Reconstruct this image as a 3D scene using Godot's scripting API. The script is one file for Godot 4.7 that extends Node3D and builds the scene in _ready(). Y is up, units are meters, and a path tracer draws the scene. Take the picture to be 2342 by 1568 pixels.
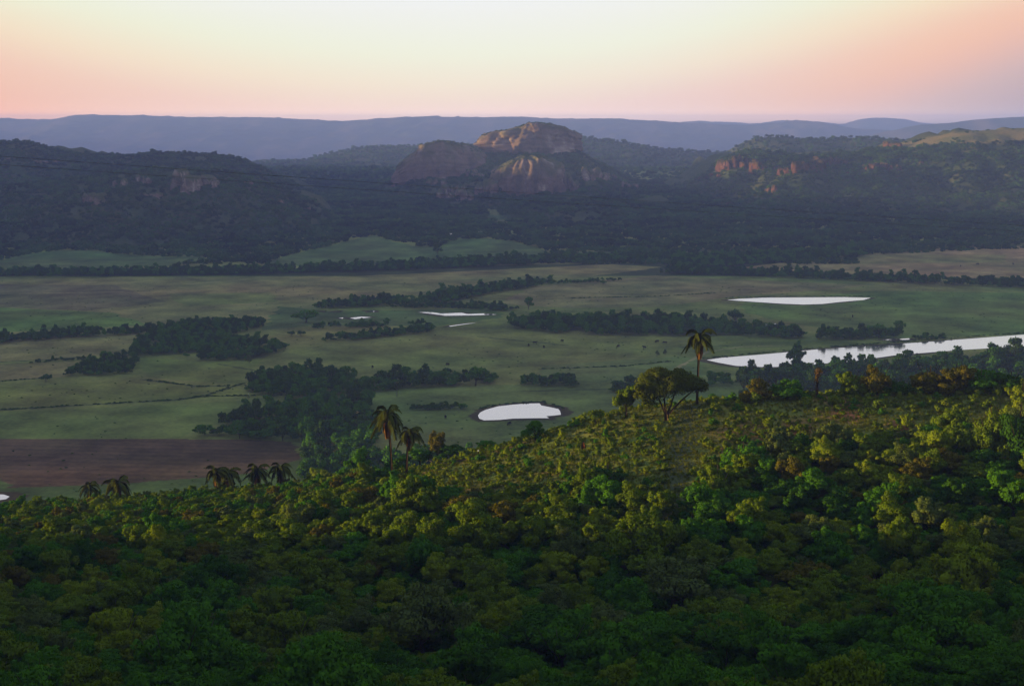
extends Node3D

# ---------------------------------------------------------------- survey of the view
# A photo point (2342 x 1568 grid) is turned into a bearing; things are then set down where that bearing meets the land.
const FOCAL := 3217.3
const PITCH := 0.1542
const EYE := Vector3(0, 120, 0)

var rng := RandomNumberGenerator.new()
var used := {}
var mats := {}
var nz := FastNoiseLite.new()
var nz2 := FastNoiseLite.new()
var nz3 := FastNoiseLite.new()
var hills: Array = []


func bearing(vx: float, vy: float) -> Vector3:
	var dx := (vx - 1171.0) / FOCAL
	var dy := (784.0 - vy) / FOCAL
	return Vector3(dx, dy * cos(PITCH) - sin(PITCH), -dy * sin(PITCH) - cos(PITCH))


func at_distance(vx: float, vy: float, d: float) -> Vector3:
	var r := bearing(vx, vy)
	return EYE + r * (d / -r.z)


func on_flat(vx: float, vy: float, y := 0.0) -> Vector3:
	var r := bearing(vx, vy)
	return EYE + r * ((y - EYE.y) / r.y)


func seen_at(p: Vector3) -> Vector2:
	var q := p - EYE
	var c := cos(PITCH)
	var s := sin(PITCH)
	var yc := q.y * c - q.z * s
	var zc := q.y * s + q.z * c
	if zc > -1.0:
		return Vector2(-9999, -9999)
	return Vector2(1171.0 + q.x / -zc * FOCAL, 784.0 - yc / -zc * FOCAL)


# ---------------------------------------------------------------- naming
func numbered(called: String) -> String:
	var n: int = used.get(called, 0)
	used[called] = n + 1
	return called if n == 0 else "%s_%03d" % [called, n]


func tag(o: Node3D, label: String, category := "", group := "", kind := "") -> Node3D:
	if label:
		o.set_meta("label", label)
	if category:
		o.set_meta("category", category)
	if group:
		o.set_meta("group", group)
	if kind:
		o.set_meta("kind", kind)
	return o


func thing(called: String, label: String, category: String, pos := Vector3.ZERO, turn := 0.0, group := "") -> Node3D:
	var o := Node3D.new()
	o.name = numbered(called)
	add_child(o)
	o.position = pos
	o.rotation.y = turn
	tag(o, label, category, group)
	return o


func part(called: String, mesh: Mesh, mat: Material, parent: Node3D) -> MeshInstance3D:
	var o := MeshInstance3D.new()
	o.name = called if parent != self else numbered(called)
	o.mesh = mesh
	o.material_override = mat
	parent.add_child(o, true)
	return o


func struct(called: String, mesh: Mesh, mat: Material, label: String) -> MeshInstance3D:
	var o := part(called, mesh, mat, self)
	o.set_meta("kind", "structure")
	if label:
		o.set_meta("label", label)
	return o


func many(called: String, mesh: Mesh, mat: Material, places: Array, parent: Node3D, tints: Array = []) -> MultiMeshInstance3D:
	var mm := MultiMesh.new()
	mm.transform_format = MultiMesh.TRANSFORM_3D
	mm.use_colors = not tints.is_empty()
	mm.mesh = mesh
	mm.instance_count = places.size()
	for i in places.size():
		mm.set_instance_transform(i, places[i])
		if mm.use_colors:
			mm.set_instance_color(i, tints[i])
	var o := MultiMeshInstance3D.new()
	o.name = called
	o.multimesh = mm
	o.material_override = mat
	parent.add_child(o, true)
	return o


# ---------------------------------------------------------------- materials
func lin(r: float, g: float, b: float) -> Color:
	return Color(r, g, b).linear_to_srgb()


func leaf_mat(key: String, r: float, g: float, b: float) -> StandardMaterial3D:
	var m := StandardMaterial3D.new()
	m.albedo_color = lin(r, g, b * 0.6)
	m.vertex_color_use_as_albedo = true
	m.roughness = 1.0
	m.metallic_specular = 0.0
	m.cull_mode = BaseMaterial3D.CULL_DISABLED
	m.backlight_enabled = true
	m.backlight = lin(0.45, 0.5, 0.2)
	mats[key] = m
	return m


func plain_mat(key: String, c: Color, rough := 0.9, spec := 0.15) -> StandardMaterial3D:
	var m := StandardMaterial3D.new()
	m.albedo_color = c
	m.roughness = rough
	m.metallic_specular = spec
	mats[key] = m
	return m


func noise_tex(freq: float, seed_: int, lo: Color, hi: Color, size := 512, normal := false) -> NoiseTexture2D:
	var n := FastNoiseLite.new()
	n.seed = seed_
	n.frequency = freq
	n.fractal_octaves = 5
	var t := NoiseTexture2D.new()
	t.width = size
	t.height = size
	t.seamless = true
	t.noise = n
	if normal:
		t.as_normal_map = true
		t.bump_strength = 6.0
	else:
		var g := Gradient.new()
		g.set_color(0, lo)
		g.set_color(1, hi)
		t.color_ramp = g
	return t


# ---------------------------------------------------------------- mesh building
class Soup:
	var v := PackedVector3Array()
	var n := PackedVector3Array()
	var c := PackedColorArray()
	var ix := PackedInt32Array()

	func add(p: Vector3, nn: Vector3, col: Color) -> int:
		v.append(p)
		n.append(nn)
		c.append(col)
		return v.size() - 1

	func tri(a: int, b: int, d: int) -> void:
		ix.append(a)
		ix.append(b)
		ix.append(d)

	func quad(a: int, b: int, d: int, e: int) -> void:
		tri(a, b, d)
		tri(a, d, e)

	func smooth() -> void:
		for k in n.size():
			n[k] = Vector3.ZERO
		for t in range(0, ix.size(), 3):
			var f: Vector3 = (v[ix[t + 2]] - v[ix[t]]).cross(v[ix[t + 1]] - v[ix[t]])
			n[ix[t]] += f
			n[ix[t + 1]] += f
			n[ix[t + 2]] += f
		for k in n.size():
			n[k] = n[k].normalized()

	func mesh() -> ArrayMesh:
		var a := []
		a.resize(Mesh.ARRAY_MAX)
		a[Mesh.ARRAY_VERTEX] = v
		a[Mesh.ARRAY_NORMAL] = n
		a[Mesh.ARRAY_COLOR] = c
		a[Mesh.ARRAY_INDEX] = ix
		var m := ArrayMesh.new()
		m.add_surface_from_arrays(Mesh.PRIMITIVE_TRIANGLES, a)
		return m


func tube(s: Soup, pts: Array, rad: Array, sides := 6, col := Color.WHITE) -> void:
	var rows := []
	for k in pts.size():
		var p: Vector3 = pts[k]
		var dir: Vector3 = (pts[mini(k + 1, pts.size() - 1)] - pts[maxi(k - 1, 0)]).normalized()
		var side := dir.cross(Vector3(0.31, 0.2, 0.93)).normalized()
		var up := side.cross(dir)
		var row := []
		for j in sides:
			var a := TAU * j / sides
			var o := side * cos(a) + up * sin(a)
			row.append(s.add(p + o * float(rad[k]), o, col))
		rows.append(row)
	for k in rows.size() - 1:
		for j in sides:
			var j2 := (j + 1) % sides
			s.quad(rows[k][j], rows[k + 1][j], rows[k + 1][j2], rows[k][j2])
	var top: int = s.add(pts[-1], (pts[-1] - pts[-2]).normalized(), col)
	for j in sides:
		s.tri(rows[-1][j], top, rows[-1][(j + 1) % sides])


# One leaf or leaf spray: a folded diamond.
func leaf(s: Soup, p: Vector3, out: Vector3, size: float, col: Color, stiff := 0.72) -> void:
	var r := Vector3(rng.randf_range(-1, 1), rng.randf_range(-1, 1), rng.randf_range(-1, 1))
	var face := (out * 0.8 + r * 0.8).normalized()
	var along := face.cross(Vector3(rng.randf_range(-1, 1), rng.randf_range(-1, 1), rng.randf_range(-1, 1))).normalized()
	var across := face.cross(along)
	var w := size * rng.randf_range(0.38, 0.6)
	var l := size * rng.randf_range(0.75, 1.2)
	var nn := (out * stiff + face * (1.0 - stiff)).normalized()
	var a := s.add(p - along * l * 0.5, nn, col)
	var b := s.add(p + across * w * 0.5 - face * size * 0.12, nn, col)
	var c := s.add(p + along * l * 0.5 - face * size * 0.1, nn, col)
	var d := s.add(p - across * w * 0.5 - face * size * 0.12, nn, col)
	s.quad(a, b, c, d)


# Leaves through the outer part of a set of lobes [centre, radii].
func foliage(s: Soup, lobes: Array, count: int, size: float, inner := 0.62, spread := 0.22) -> void:
	var total := 0.0
	for lb in lobes:
		total += lb[1].x * lb[1].z + lb[1].x * lb[1].y
	for lb in lobes:
		var share := int(count * (lb[1].x * lb[1].z + lb[1].x * lb[1].y) / total)
		var tone := rng.randf_range(0.82, 1.18)
		var warm := rng.randf_range(0.9, 1.12)
		for k in share:
			var d := Vector3(rng.randfn(), rng.randfn(), rng.randfn()).normalized()
			if d.y < -0.55 and rng.randf() < 0.7:
				d.y = -d.y
			var q := pow(rng.randf_range(inner * inner * inner, 1.0), 0.333) * rng.randf_range(0.94, 1.08)
			var p: Vector3 = lb[0] + d * lb[1] * q
			var t := tone * rng.randf_range(1.0 - spread, 1.0 + spread)
			var out: Vector3 = (d / lb[1]).normalized()
			leaf(s, p, out, size * rng.randf_range(0.7, 1.3), Color(t * warm, t, t * rng.randf_range(0.8, 1.1)))


# A crown is a few leaning clumps, each broken into smaller ones.
func crown_lobes(R: float, H: float, n: int, open := 0.0) -> Array:
	var lobes := [[Vector3(0, H * 0.42, 0), Vector3(R * 0.5, H * 0.34, R * 0.5)]]
	var skew := Vector3(rng.randf_range(-0.18, 0.18), 0, rng.randf_range(-0.18, 0.18)) * R
	for k in n:
		var a := TAU * (k * 0.618 + rng.randf_range(-0.15, 0.15))
		var up := rng.randf_range(0.05, 1.0)
		var wide := sqrt(maxf(0.03, 1.0 - pow(up * 0.96, 2.0))) * R * rng.randf_range(0.4, 0.72 + open)
		var r := R * rng.randf_range(0.24, 0.44)
		var c := Vector3(cos(a) * wide, H * (0.12 + up * 0.62), sin(a) * wide) + skew * up
		lobes.append([c, Vector3(r, r * rng.randf_range(0.55, 0.8), r) * 0.8])
		for j in 5:
			var d := Vector3(rng.randfn(), absf(rng.randfn()) * 0.9 - 0.15, rng.randfn()).normalized()
			var q := r * rng.randf_range(0.28, 0.5)
			lobes.append([c + d * Vector3(r, r * 0.75, r) * 0.85, Vector3(q, q * rng.randf_range(0.6, 0.9), q)])
	return lobes


func crown_mesh(R: float, H: float, n_lobes: int, n_leaves: int, size: float, open := 0.0, inner := 0.62) -> ArrayMesh:
	var s := Soup.new()
	foliage(s, crown_lobes(R, H, n_lobes, open), n_leaves, size, inner)
	return s.mesh()


func trunk_mesh(h: float, r: float, R: float, H: float) -> ArrayMesh:
	var s := Soup.new()
	var bend := Vector3(rng.randf_range(-0.1, 0.1), 0, rng.randf_range(-0.1, 0.1)) * h
	tube(s, [Vector3(0, -0.6, 0), Vector3(0, 0.2, 0), bend * 0.5 + Vector3(0, h * 0.5, 0), bend + Vector3(0, h, 0), bend + Vector3(0, h + H * 0.55, 0)], [r * 1.5, r * 1.15, r * 0.9, r * 0.8, r * 0.2], 7)
	for k in 5:
		var a := TAU * k / 5.0 + rng.randf()
		var tip := Vector3(cos(a) * R * 0.72, h + H * rng.randf_range(0.3, 0.7), sin(a) * R * 0.72)
		var root := bend + Vector3(0, h * rng.randf_range(0.6, 0.95), 0)
		tube(s, [root, root.lerp(tip, 0.5) + Vector3(0, -H * 0.05, 0), tip], [r * 0.5, r * 0.35, r * 0.1], 5)
	return s.mesh()


# ---------------------------------------------------------------- land
const FX := [-200.0, -120.0, -80.0, -40.0, -15.0, 0.0, 20.0, 40.0, 80.0, 120.0, 200.0]
const FD := [-60.0, 0.0, 40.0, 75.0, 100.0, 130.0, 155.0, 180.0, 210.0, 240.0, 265.0, 300.0, 360.0, 430.0, 520.0]
const FH := [
	[114.0, 115.0, 116.0, 116.0, 116.0, 116.0, 116.0, 116.0, 115.0, 115.0, 114.0],
	[112.0, 114.0, 116.0, 117.0, 117.0, 117.0, 117.0, 117.0, 116.0, 115.0, 114.0],
	[113.0, 111.0, 107.0, 99.0, 97.0, 97.0, 97.0, 97.0, 97.0, 98.0, 102.0],
	[116.0, 115.0, 100.0, 82.0, 79.0, 79.0, 79.5, 80.0, 82.0, 84.0, 90.0],
	[113.0, 107.0, 85.0, 72.5, 71.5, 72.0, 73.5, 75.0, 78.0, 81.0, 87.0],
	[102.0, 88.0, 69.0, 64.0, 64.0, 65.0, 66.5, 68.5, 72.0, 75.0, 81.0],
	[88.0, 74.0, 61.0, 58.5, 59.0, 60.0, 61.5, 63.0, 66.0, 69.0, 75.0],
	[76.0, 65.0, 57.0, 57.0, 58.5, 60.0, 62.5, 64.5, 67.0, 69.0, 73.0],
	[62.0, 52.0, 51.0, 55.0, 60.0, 62.0, 66.0, 68.0, 70.5, 72.0, 75.0],
	[50.0, 46.5, 49.5, 53.0, 59.0, 63.5, 69.3, 71.6, 73.0, 74.5, 77.0],
	[45.0, 42.0, 44.5, 48.0, 53.5, 57.5, 63.0, 66.5, 69.0, 70.0, 72.0],
	[32.0, 29.0, 29.0, 32.0, 39.0, 42.0, 46.0, 50.0, 54.0, 56.0, 58.0],
	[15.0, 13.0, 13.0, 14.0, 15.0, 17.0, 20.0, 23.0, 27.0, 30.0, 32.0],
	[0.0, 0.0, 0.0, 0.0, 0.5, 2.0, 3.0, 4.0, 7.0, 8.0, 8.0],
	[-4.0, -4.0, -4.0, -4.0, -4.0, -4.0, -4.0, -4.0, -4.0, -4.0, -4.0]]
const FSTEP := 2.5
const FNX := 161
const FND := 233
var fore := PackedFloat32Array()


func _cell(a: Array, t: float) -> int:
	var k := 0
	while k < a.size() - 2 and t > a[k + 1]:
		k += 1
	return k


func make_fore() -> void:
	fore.resize(FNX * FND)
	for j in FND:
		var d := -60.0 + j * FSTEP
		var b := _cell(FD, d)
		var tb: float = clampf((d - FD[b]) / (FD[b + 1] - FD[b]), 0, 1)
		for i in FNX:
			var x := -200.0 + i * FSTEP
			var a := _cell(FX, x)
			var ta: float = clampf((x - FX[a]) / (FX[a + 1] - FX[a]), 0, 1)
			fore[j * FNX + i] = lerpf(lerpf(FH[b][a], FH[b][a + 1], ta), lerpf(FH[b + 1][a], FH[b + 1][a + 1], ta), tb)
	for pass_ in 2:
		var was := fore.duplicate()
		for j in range(1, FND - 1):
			for i in range(1, FNX - 1):
				var k := j * FNX + i
				fore[k] = was[k] * 0.3 + (was[k - 1] + was[k + 1] + was[k - FNX] + was[k + FNX]) * 0.175
	for j in FND:
		for i in FNX:
			fore[j * FNX + i] += clampf(-60.0 + j * FSTEP, 0.0, 300.0) * 0.006 * (1.0 - smoothstep(300.0, 400.0, -60.0 + j * FSTEP)) + nz.get_noise_2d(i * FSTEP * 3.0, j * FSTEP * 3.0) * 0.7


func fore_height(x: float, d: float) -> float:
	var i := (x + 200.0) / FSTEP
	var j := (d + 60.0) / FSTEP
	if i < 0 or j < 0 or i >= FNX - 1 or j >= FND - 1:
		return -10.0
	var i0 := int(i)
	var j0 := int(j)
	var k := j0 * FNX + i0
	return lerpf(lerpf(fore[k], fore[k + 1], i - i0), lerpf(fore[k + FNX], fore[k + FNX + 1], i - i0), j - j0)


func apron(x: float, d: float) -> float:
	return (minf(d, 2600.0) - 1100.0) * 0.022 * smoothstep(1050.0, 1500.0, d) - 230.0 * smoothstep(2700.0, 5500.0, d) if d > 1100.0 else 0.0


# A hill is a ridge line surveyed at a distance, with a slope to the front and one to the back.
func add_hill(key: String, d: float, front: float, back: float, rough: float, steep: float, line: Array) -> Dictionary:
	var xs := []
	var ys := []
	for p in line:
		var w := at_distance(p[0], p[1], d)
		xs.append(w.x)
		ys.append(w.y)
	var h := {"key": key, "d": d, "front": front, "back": back, "rough": rough, "steep": steep, "xs": xs, "ys": ys, "foot": -220.0 if d > 4000.0 else -20.0, "tail": 260.0 if key.ends_with("range") else 400.0, "seed": hills.size() * 913.0}
	hills.append(h)
	return h


func hill_height(h: Dictionary, x: float, d: float) -> float:
	var xs: Array = h.xs
	if x <= xs[0] - h.tail or x >= xs[-1] + h.tail:
		return h.foot
	var top := 0.0
	if x <= xs[0]:
		top = lerpf(h.ys[0], h.foot, (xs[0] - x) / h.tail)
	elif x >= xs[-1]:
		top = lerpf(h.ys[-1], h.foot, (x - xs[-1]) / h.tail)
	else:
		var k := _cell(xs, x)
		var t: float = (x - xs[k]) / (xs[k + 1] - xs[k])
		t = t * t * (3.0 - 2.0 * t) * 0.4 + t * 0.6
		top = lerpf(h.ys[k], h.ys[k + 1], t)
	var wob: float = nz2.get_noise_2d(x * 0.6 + h.seed, h.seed) * h.front * 0.14
	var u: float = (h.d + wob * 0.3 - d) / (h.front + wob) if d < h.d + wob * 0.3 else (d - h.d - wob * 0.3) / h.back
	if u >= 1.0:
		return h.foot
	var f: float = pow(1.0 - u, h.steep) if d < h.d else 1.0 - u * u
	var n: float = nz2.get_noise_2d(x + h.seed, d) * 0.7 + nz2.get_noise_2d(x * 3.1, d * 3.1 + h.seed) * 0.3
	var gully: float = absf(nz3.get_noise_2d(x * 0.8 + h.seed, d * 0.25)) - 0.25
	return lerpf(h.foot, top, f) + (n * 0.6 + gully * 0.6) * h.rough * minf(1.0, u * 3.0) * (1.0 - u)


func land(x: float, d: float) -> float:
	var y := apron(x, d)
	if d < 520.0 and absf(x) < 200.0:
		y = maxf(y, fore_height(x, d))
	if d > 900.0:
		for h in hills:
			if absf(h.d - d) < maxf(h.front, h.back) * 1.2:
				y = maxf(y, hill_height(h, x, d))
	return y


func meet(vx: float, vy: float, from_d := 60.0, to_d := 4000.0) -> Vector3:
	var r := bearing(vx, vy)
	r /= -r.z
	var d := from_d
	while d < to_d:
		var step := 2.0 if d < 500.0 else 8.0
		var p := EYE + r * (d + step)
		if p.y < land(p.x, d + step):
			var lo := d
			var hi := d + step
			for k in 8:
				var m := (lo + hi) * 0.5
				var q := EYE + r * m
				if q.y < land(q.x, m):
					hi = m
				else:
					lo = m
			return EYE + r * hi
		d += step
	return EYE + r * to_d


func grid_mesh(xs: PackedFloat32Array, ds: PackedFloat32Array, height: Callable, color: Callable) -> ArrayMesh:
	var s := Soup.new()
	var w := xs.size()
	for d in ds:
		for x in xs:
			var y: float = height.call(x, d)
			s.add(Vector3(x, y, -d), Vector3.UP, color.call(x, d, y))
	for j in ds.size() - 1:
		for i in w - 1:
			var k := j * w + i
			s.quad(k, k + w, k + w + 1, k + 1)
	s.smooth()
	return s.mesh()


func steps(a: float, b: float, step: float) -> PackedFloat32Array:
	var out := PackedFloat32Array()
	var n := int(ceil((b - a) / step))
	for k in n + 1:
		out.append(lerpf(a, b, float(k) / n))
	return out


func to_land(line: Array) -> PackedVector2Array:   # photo points -> (x, distance) on the valley floor
	var out := PackedVector2Array()
	for p in line:
		var w := on_flat(p[0], p[1])
		out.append(Vector2(w.x, -w.z))
	return out


func inside(vx: float, vy: float, polys: Array) -> bool:
	for p in polys:
		if Geometry2D.is_point_in_polygon(Vector2(vx, vy), p):
			return true
	return false


func poly(line: Array) -> PackedVector2Array:
	var out := PackedVector2Array()
	for p in line:
		out.append(Vector2(p[0], p[1]))
	return out


# ---------------------------------------------------------------- sky
const PLAIN_S := [-14.0, -6.0, -3.0, -1.2, 0.0, 0.5, 0.75, 1.0, 1.5, 2.0, 2.8]
const PLAIN_C := ["a6b6d8", "bccbe2", "d2d9e4", "e6e7ea", "edeef0", "ebecda", "ecdfcd", "e5c9c2", "cdb2b1", "a398a6", "8784a0"]
const WARM_S := [-14.0, -6.0, -3.0, -1.2, 0.0, 0.4, 0.72, 1.0, 1.4, 2.2]
const WARM_C := ["a6b6d8", "bccbe2", "d2d9e4", "e6e7ea", "edeeeb", "e9ebcf", "f1dbbb", "f1c6ab", "f3b092", "e58a70"]


func ramp(s: float, at: Array, cols: Array) -> Color:
	if s <= at[0]:
		return Color(cols[0]).srgb_to_linear()
	if s >= at[-1]:
		return Color(cols[-1]).srgb_to_linear()
	var k := _cell(at, s)
	return Color(cols[k]).srgb_to_linear().lerp(Color(cols[k + 1]).srgb_to_linear(), (s - at[k]) / (at[k + 1] - at[k]))


func sky_color(az: float, el: float) -> Color:
	var right := 0.0
	if az > -3.0:
		right = minf(1.25, 0.95 * pow((az + 3.0) / 23.0, 2.0)) if az < 40.0 else lerpf(1.25, 0.5, smoothstep(60.0, 180.0, az))
	var left := 0.0
	if az < -3.0:
		left = minf(0.55, 0.45 * pow((-3.0 - az) / 17.0, 2.0))
		left = lerpf(left, 0.5, smoothstep(-100.0, -180.0, az))
	var s := 1.0 - (el - 0.3) / 4.76 + (left + right) * exp(-maxf(el - 4.0, 0.0) / 12.0)
	var warm := smoothstep(-0.38, 0.36, cos(deg_to_rad(az + 105.0)))
	if az > 0.0 and az < 90.0:
		warm = maxf(warm, 0.75 * smoothstep(4.0, 18.0, az) * (1.0 - smoothstep(1.05, 1.6, s)) * (1.0 - smoothstep(40.0, 90.0, az)))
	var c := ramp(s, PLAIN_S, PLAIN_C).lerp(ramp(s, WARM_S, WARM_C), warm)
	var clear := exp(-0.000115 * minf(64.0 / tan(deg_to_rad(maxf(el, 0.02))), 9000.0))
	return Color((c.r - 0.17 * (1.0 - clear)) / clear, (c.g - 0.19 * (1.0 - clear)) / clear, (c.b - 0.31 * (1.0 - clear)) / clear)


func make_sky() -> ImageTexture:
	var w := 1440
	var h := 720
	var im := Image.create(w, h, false, Image.FORMAT_RGBF)
	im.fill(Color(0.045, 0.05, 0.04))
	for y in range(0, h / 2):
		var el := 90.0 - (y + 0.5) * 180.0 / h
		if el > 30.0 and y % 4 != 0:
			continue
		for x in range(0, w, 2):
			var az := fposmod((x + 1.0) * 360.0 / w + 180.0, 360.0) - 180.0
			im.fill_rect(Rect2i(x, y, 2, 4 if el > 30.0 else 1), sky_color(az, el))
	return ImageTexture.create_from_image(im)


# ---------------------------------------------------------------- valley floor picture: what grows or lies where
const GX := 700.0
const GD0 := 340.0
const GD1 := 1540.0


func stain(im: Image, shape: PackedVector2Array, c: Color) -> void:
	var y0 := 1e9
	var y1 := -1e9
	for p in shape:
		y0 = minf(y0, p.y)
		y1 = maxf(y1, p.y)
	var w := im.get_width()
	var h := im.get_height()
	var r0 := maxi(0, int((GD1 - y1)))
	var r1 := mini(h - 1, int((GD1 - y0)))
	for r in range(r0, r1 + 1):
		var d := GD1 - r - 0.5
		var cross := []
		for k in shape.size():
			var a := shape[k]
			var b := shape[(k + 1) % shape.size()]
			if (a.y <= d) != (b.y <= d):
				cross.append(a.x + (b.x - a.x) * (d - a.y) / (b.y - a.y))
		cross.sort()
		for k in range(0, cross.size() - 1, 2):
			var wob := nz2.get_noise_2d(cross[k] * 2.0, d * 4.0) * 5.0
			var x0 := int(cross[k] + GX + wob)
			var x1 := int(cross[k + 1] + GX + wob)
			im.fill_rect(Rect2i(x0, r, maxi(1, x1 - x0), 1), c)


func streak(im: Image, line: PackedVector2Array, width: float, c: Color) -> void:
	for k in line.size() - 1:
		var a := line[k]
		var b := line[k + 1]
		var n := int(a.distance_to(b)) + 1
		for i in n:
			var p := a.lerp(b, float(i) / n)
			var q := width * (0.8 + 0.5 * nz2.get_noise_2d(p.x * 9.0, p.y * 9.0))
			im.fill_rect(Rect2i(int(p.x + GX - q * 0.5), int(GD1 - p.y - q * 0.5), maxi(1, int(q)), maxi(1, int(q))), c)


func make_fields() -> ImageTexture:
	var im := Image.create(int(GX * 2), int(GD1 - GD0), false, Image.FORMAT_RGB8)
	var olive := lin(0.108, 0.125, 0.046)
	var tan_ := lin(0.135, 0.13, 0.062)
	var pink := lin(0.175, 0.14, 0.085)
	var green := lin(0.08, 0.12, 0.036)
	var lush := lin(0.058, 0.092, 0.036)
	var brown := lin(0.068, 0.046, 0.036)
	var dark := lin(0.045, 0.06, 0.027)
	var mud := lin(0.05, 0.04, 0.03)
	im.fill(olive)
	var far_meadow := to_land([[-100, 560], [2442, 500], [2442, 610], [1700, 600], [1000, 610], [-100, 625]])
	im.fill_rect(Rect2i(0, 0, int(GX * 2), 420), lin(0.03, 0.042, 0.018))
	stain(im, far_meadow, olive)
	for m in FAR_MEADOWS:
		var q := PackedVector2Array()
		for v in m:
			var w = meet(v.x, v.y, 900.0)
			q.append(Vector2(w.x, -w.z))
		stain(im, q, lush)
	stain(im, to_land([[-100, 636], [800, 632], [1400, 606], [1520, 612], [1150, 655], [720, 700], [600, 735], [350, 752], [-100, 780]]), tan_)
	stain(im, to_land([[380, 672], [620, 668], [640, 690], [420, 700]]), olive)
	stain(im, to_land([[-60, 700], [260, 715], [340, 742], [0, 760]]), green)
	stain(im, to_land([[-60, 650], [260, 652], [380, 690], [200, 710], [-60, 700]]), lin(0.095, 0.088, 0.055))
	stain(im, to_land([[1640, 618], [1900, 592], [2120, 577], [2500, 568], [2500, 650], [2050, 632], [1800, 620]]), pink)
	stain(im, to_land([[1800, 596], [2000, 588], [2300, 588], [2300, 602], [1900, 606]]), tan_)
	stain(im, to_land([[1140, 695], [1220, 655], [1500, 630], [1700, 640], [2000, 652], [1900, 662], [1700, 676], [1500, 702], [1300, 704]]), lin(0.138, 0.124, 0.07))
	stain(im, to_land([[1700, 690], [2000, 665], [2500, 672], [2500, 760], [2000, 775], [1700, 715]]), green)
	stain(im, to_land([[-60, 775], [330, 762], [300, 805], [150, 822], [-60, 830]]), tan_)
	stain(im, to_land([[-60, 835], [200, 825], [150, 862], [-60, 872]]), tan_)
	stain(im, to_land([[300, 815], [470, 828], [600, 820], [600, 835], [555, 880], [340, 862]]), lin(0.095, 0.125, 0.037))
	stain(im, to_land([[-60, 885], [350, 870], [560, 882], [540, 905], [400, 914], [-60, 935]]), lin(0.1, 0.12, 0.037))
	stain(im, to_land([[-60, 945], [400, 925], [640, 910], [640, 930], [440, 985], [430, 1000], [-60, 1002]]), lin(0.09, 0.115, 0.04))
	stain(im, to_land([[800, 890], [1130, 880], [1700, 872], [1700, 1010], [1100, 1030], [900, 1000]]), lin(0.085, 0.115, 0.043))
	stain(im, to_land([[640, 700], [760, 712], [1130, 706], [1160, 725], [1000, 745], [720, 745], [600, 755]]), lush)
	stain(im, to_land([[1250, 835], [1560, 815], [1620, 825], [1600, 870], [1200, 880]]), lin(0.088, 0.12, 0.048))
	stain(im, to_land([[-300, 1060], [900, 1040], [900, 1330], [-300, 1330]]), lin(0.05, 0.08, 0.03))
	stain(im, to_land([[-200, 1003], [300, 1003], [560, 1005], [660, 1010], [700, 1022], [690, 1050], [600, 1078], [480, 1090], [310, 1104], [130, 1112], [-200, 1122]]), brown)
	stain(im, to_land([[-200, 1090], [0, 1095], [40, 1108], [0, 1128], [-200, 1130]]), lush)
	stain(im, to_land([[310, 1106], [480, 1092], [640, 1080], [640, 1150], [300, 1150]]), lush)
	for l in [[[0, 938], [200, 926], [400, 915], [480, 906], [640, 904]], [[425, 912], [480, 902], [560, 876]], [[0, 872], [120, 863]], [[330, 868], [450, 884], [560, 882]], [[0, 828], [120, 822], [215, 815]], [[500, 832], [600, 850]], [[1300, 682], [1500, 678], [1640, 670]], [[1240, 844], [1420, 838], [1540, 826]], [[1100, 770], [1300, 790]], [[1560, 795], [1700, 790]], [[1200, 895], [1400, 890]]]:
		streak(im, to_land(l), 3.0, dark)
	for l in [[[1555, 850], [1545, 845], [1620, 805], [1700, 793], [1800, 790]], [[280, 668], [0, 672]], [[560, 640], [430, 650]]]:
		streak(im, to_land(l), 3.0, lin(0.19, 0.165, 0.11))
	# muddy margins of the pools
	for w in WATERS:
		var shore := to_land(w)
		var mid := Vector2.ZERO
		for p in shore:
			mid += p / shore.size()
		for k in shore.size():
			shore[k] = shore[k] + (shore[k] - mid).normalized() * 4.0
		stain(im, shore, mud)
	# wear, damp and tufting: fine and coarse
	var w_ := im.get_width()
	var h_ := im.get_height()
	var f1 := FastNoiseLite.new()
	f1.seed = 5
	f1.frequency = 0.02
	f1.fractal_octaves = 6
	f1.fractal_gain = 0.62
	var a := f1.get_image(w_, h_, false, false, false).get_data()
	f1.seed = 9
	f1.frequency = 0.006
	f1.fractal_octaves = 3
	var b := f1.get_image(w_, h_, false, false, false).get_data()
	var px := im.get_data()
	var furrows := to_land([[-200, 1003], [300, 1003], [560, 1005], [660, 1010], [700, 1022], [690, 1050], [600, 1078], [480, 1090], [310, 1104], [130, 1112], [-200, 1122]])
	for d in range(440, 560):
		for x in range(-400, -40):
			if Geometry2D.is_point_in_polygon(Vector2(x, d), furrows):
				var k := int((GD1 - d) * w_ + x + GX) * 3
				var t := 0.92 + 0.13 * absf(sin(x * 0.05 + d * 0.55)) + 0.2 * nz2.get_noise_2d(x * 1.3, d * 3.0) + 0.12 * nz2.get_noise_2d(x * 9.0, d * 9.0)
				for j in 3:
					px[k + j] = clampi(int(px[k + j] * t), 0, 255)
	for k in w_ * h_:
		var g := 0.56 + 0.42 * a[k] / 128.0 + rng.randf_range(-0.09, 0.09)
		var e := (b[k] - 128.0) / 128.0 * 0.22
		px[k * 3] = clampi(int(px[k * 3] * (g + e * 0.7) * 1.02), 0, 255)
		px[k * 3 + 1] = clampi(int(px[k * 3 + 1] * g), 0, 255)
		px[k * 3 + 2] = clampi(int(px[k * 3 + 2] * (g + e * 0.5) * 0.84), 0, 255)
	return ImageTexture.create_from_image(Image.create_from_data(w_, h_, false, Image.FORMAT_RGB8, px))


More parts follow.
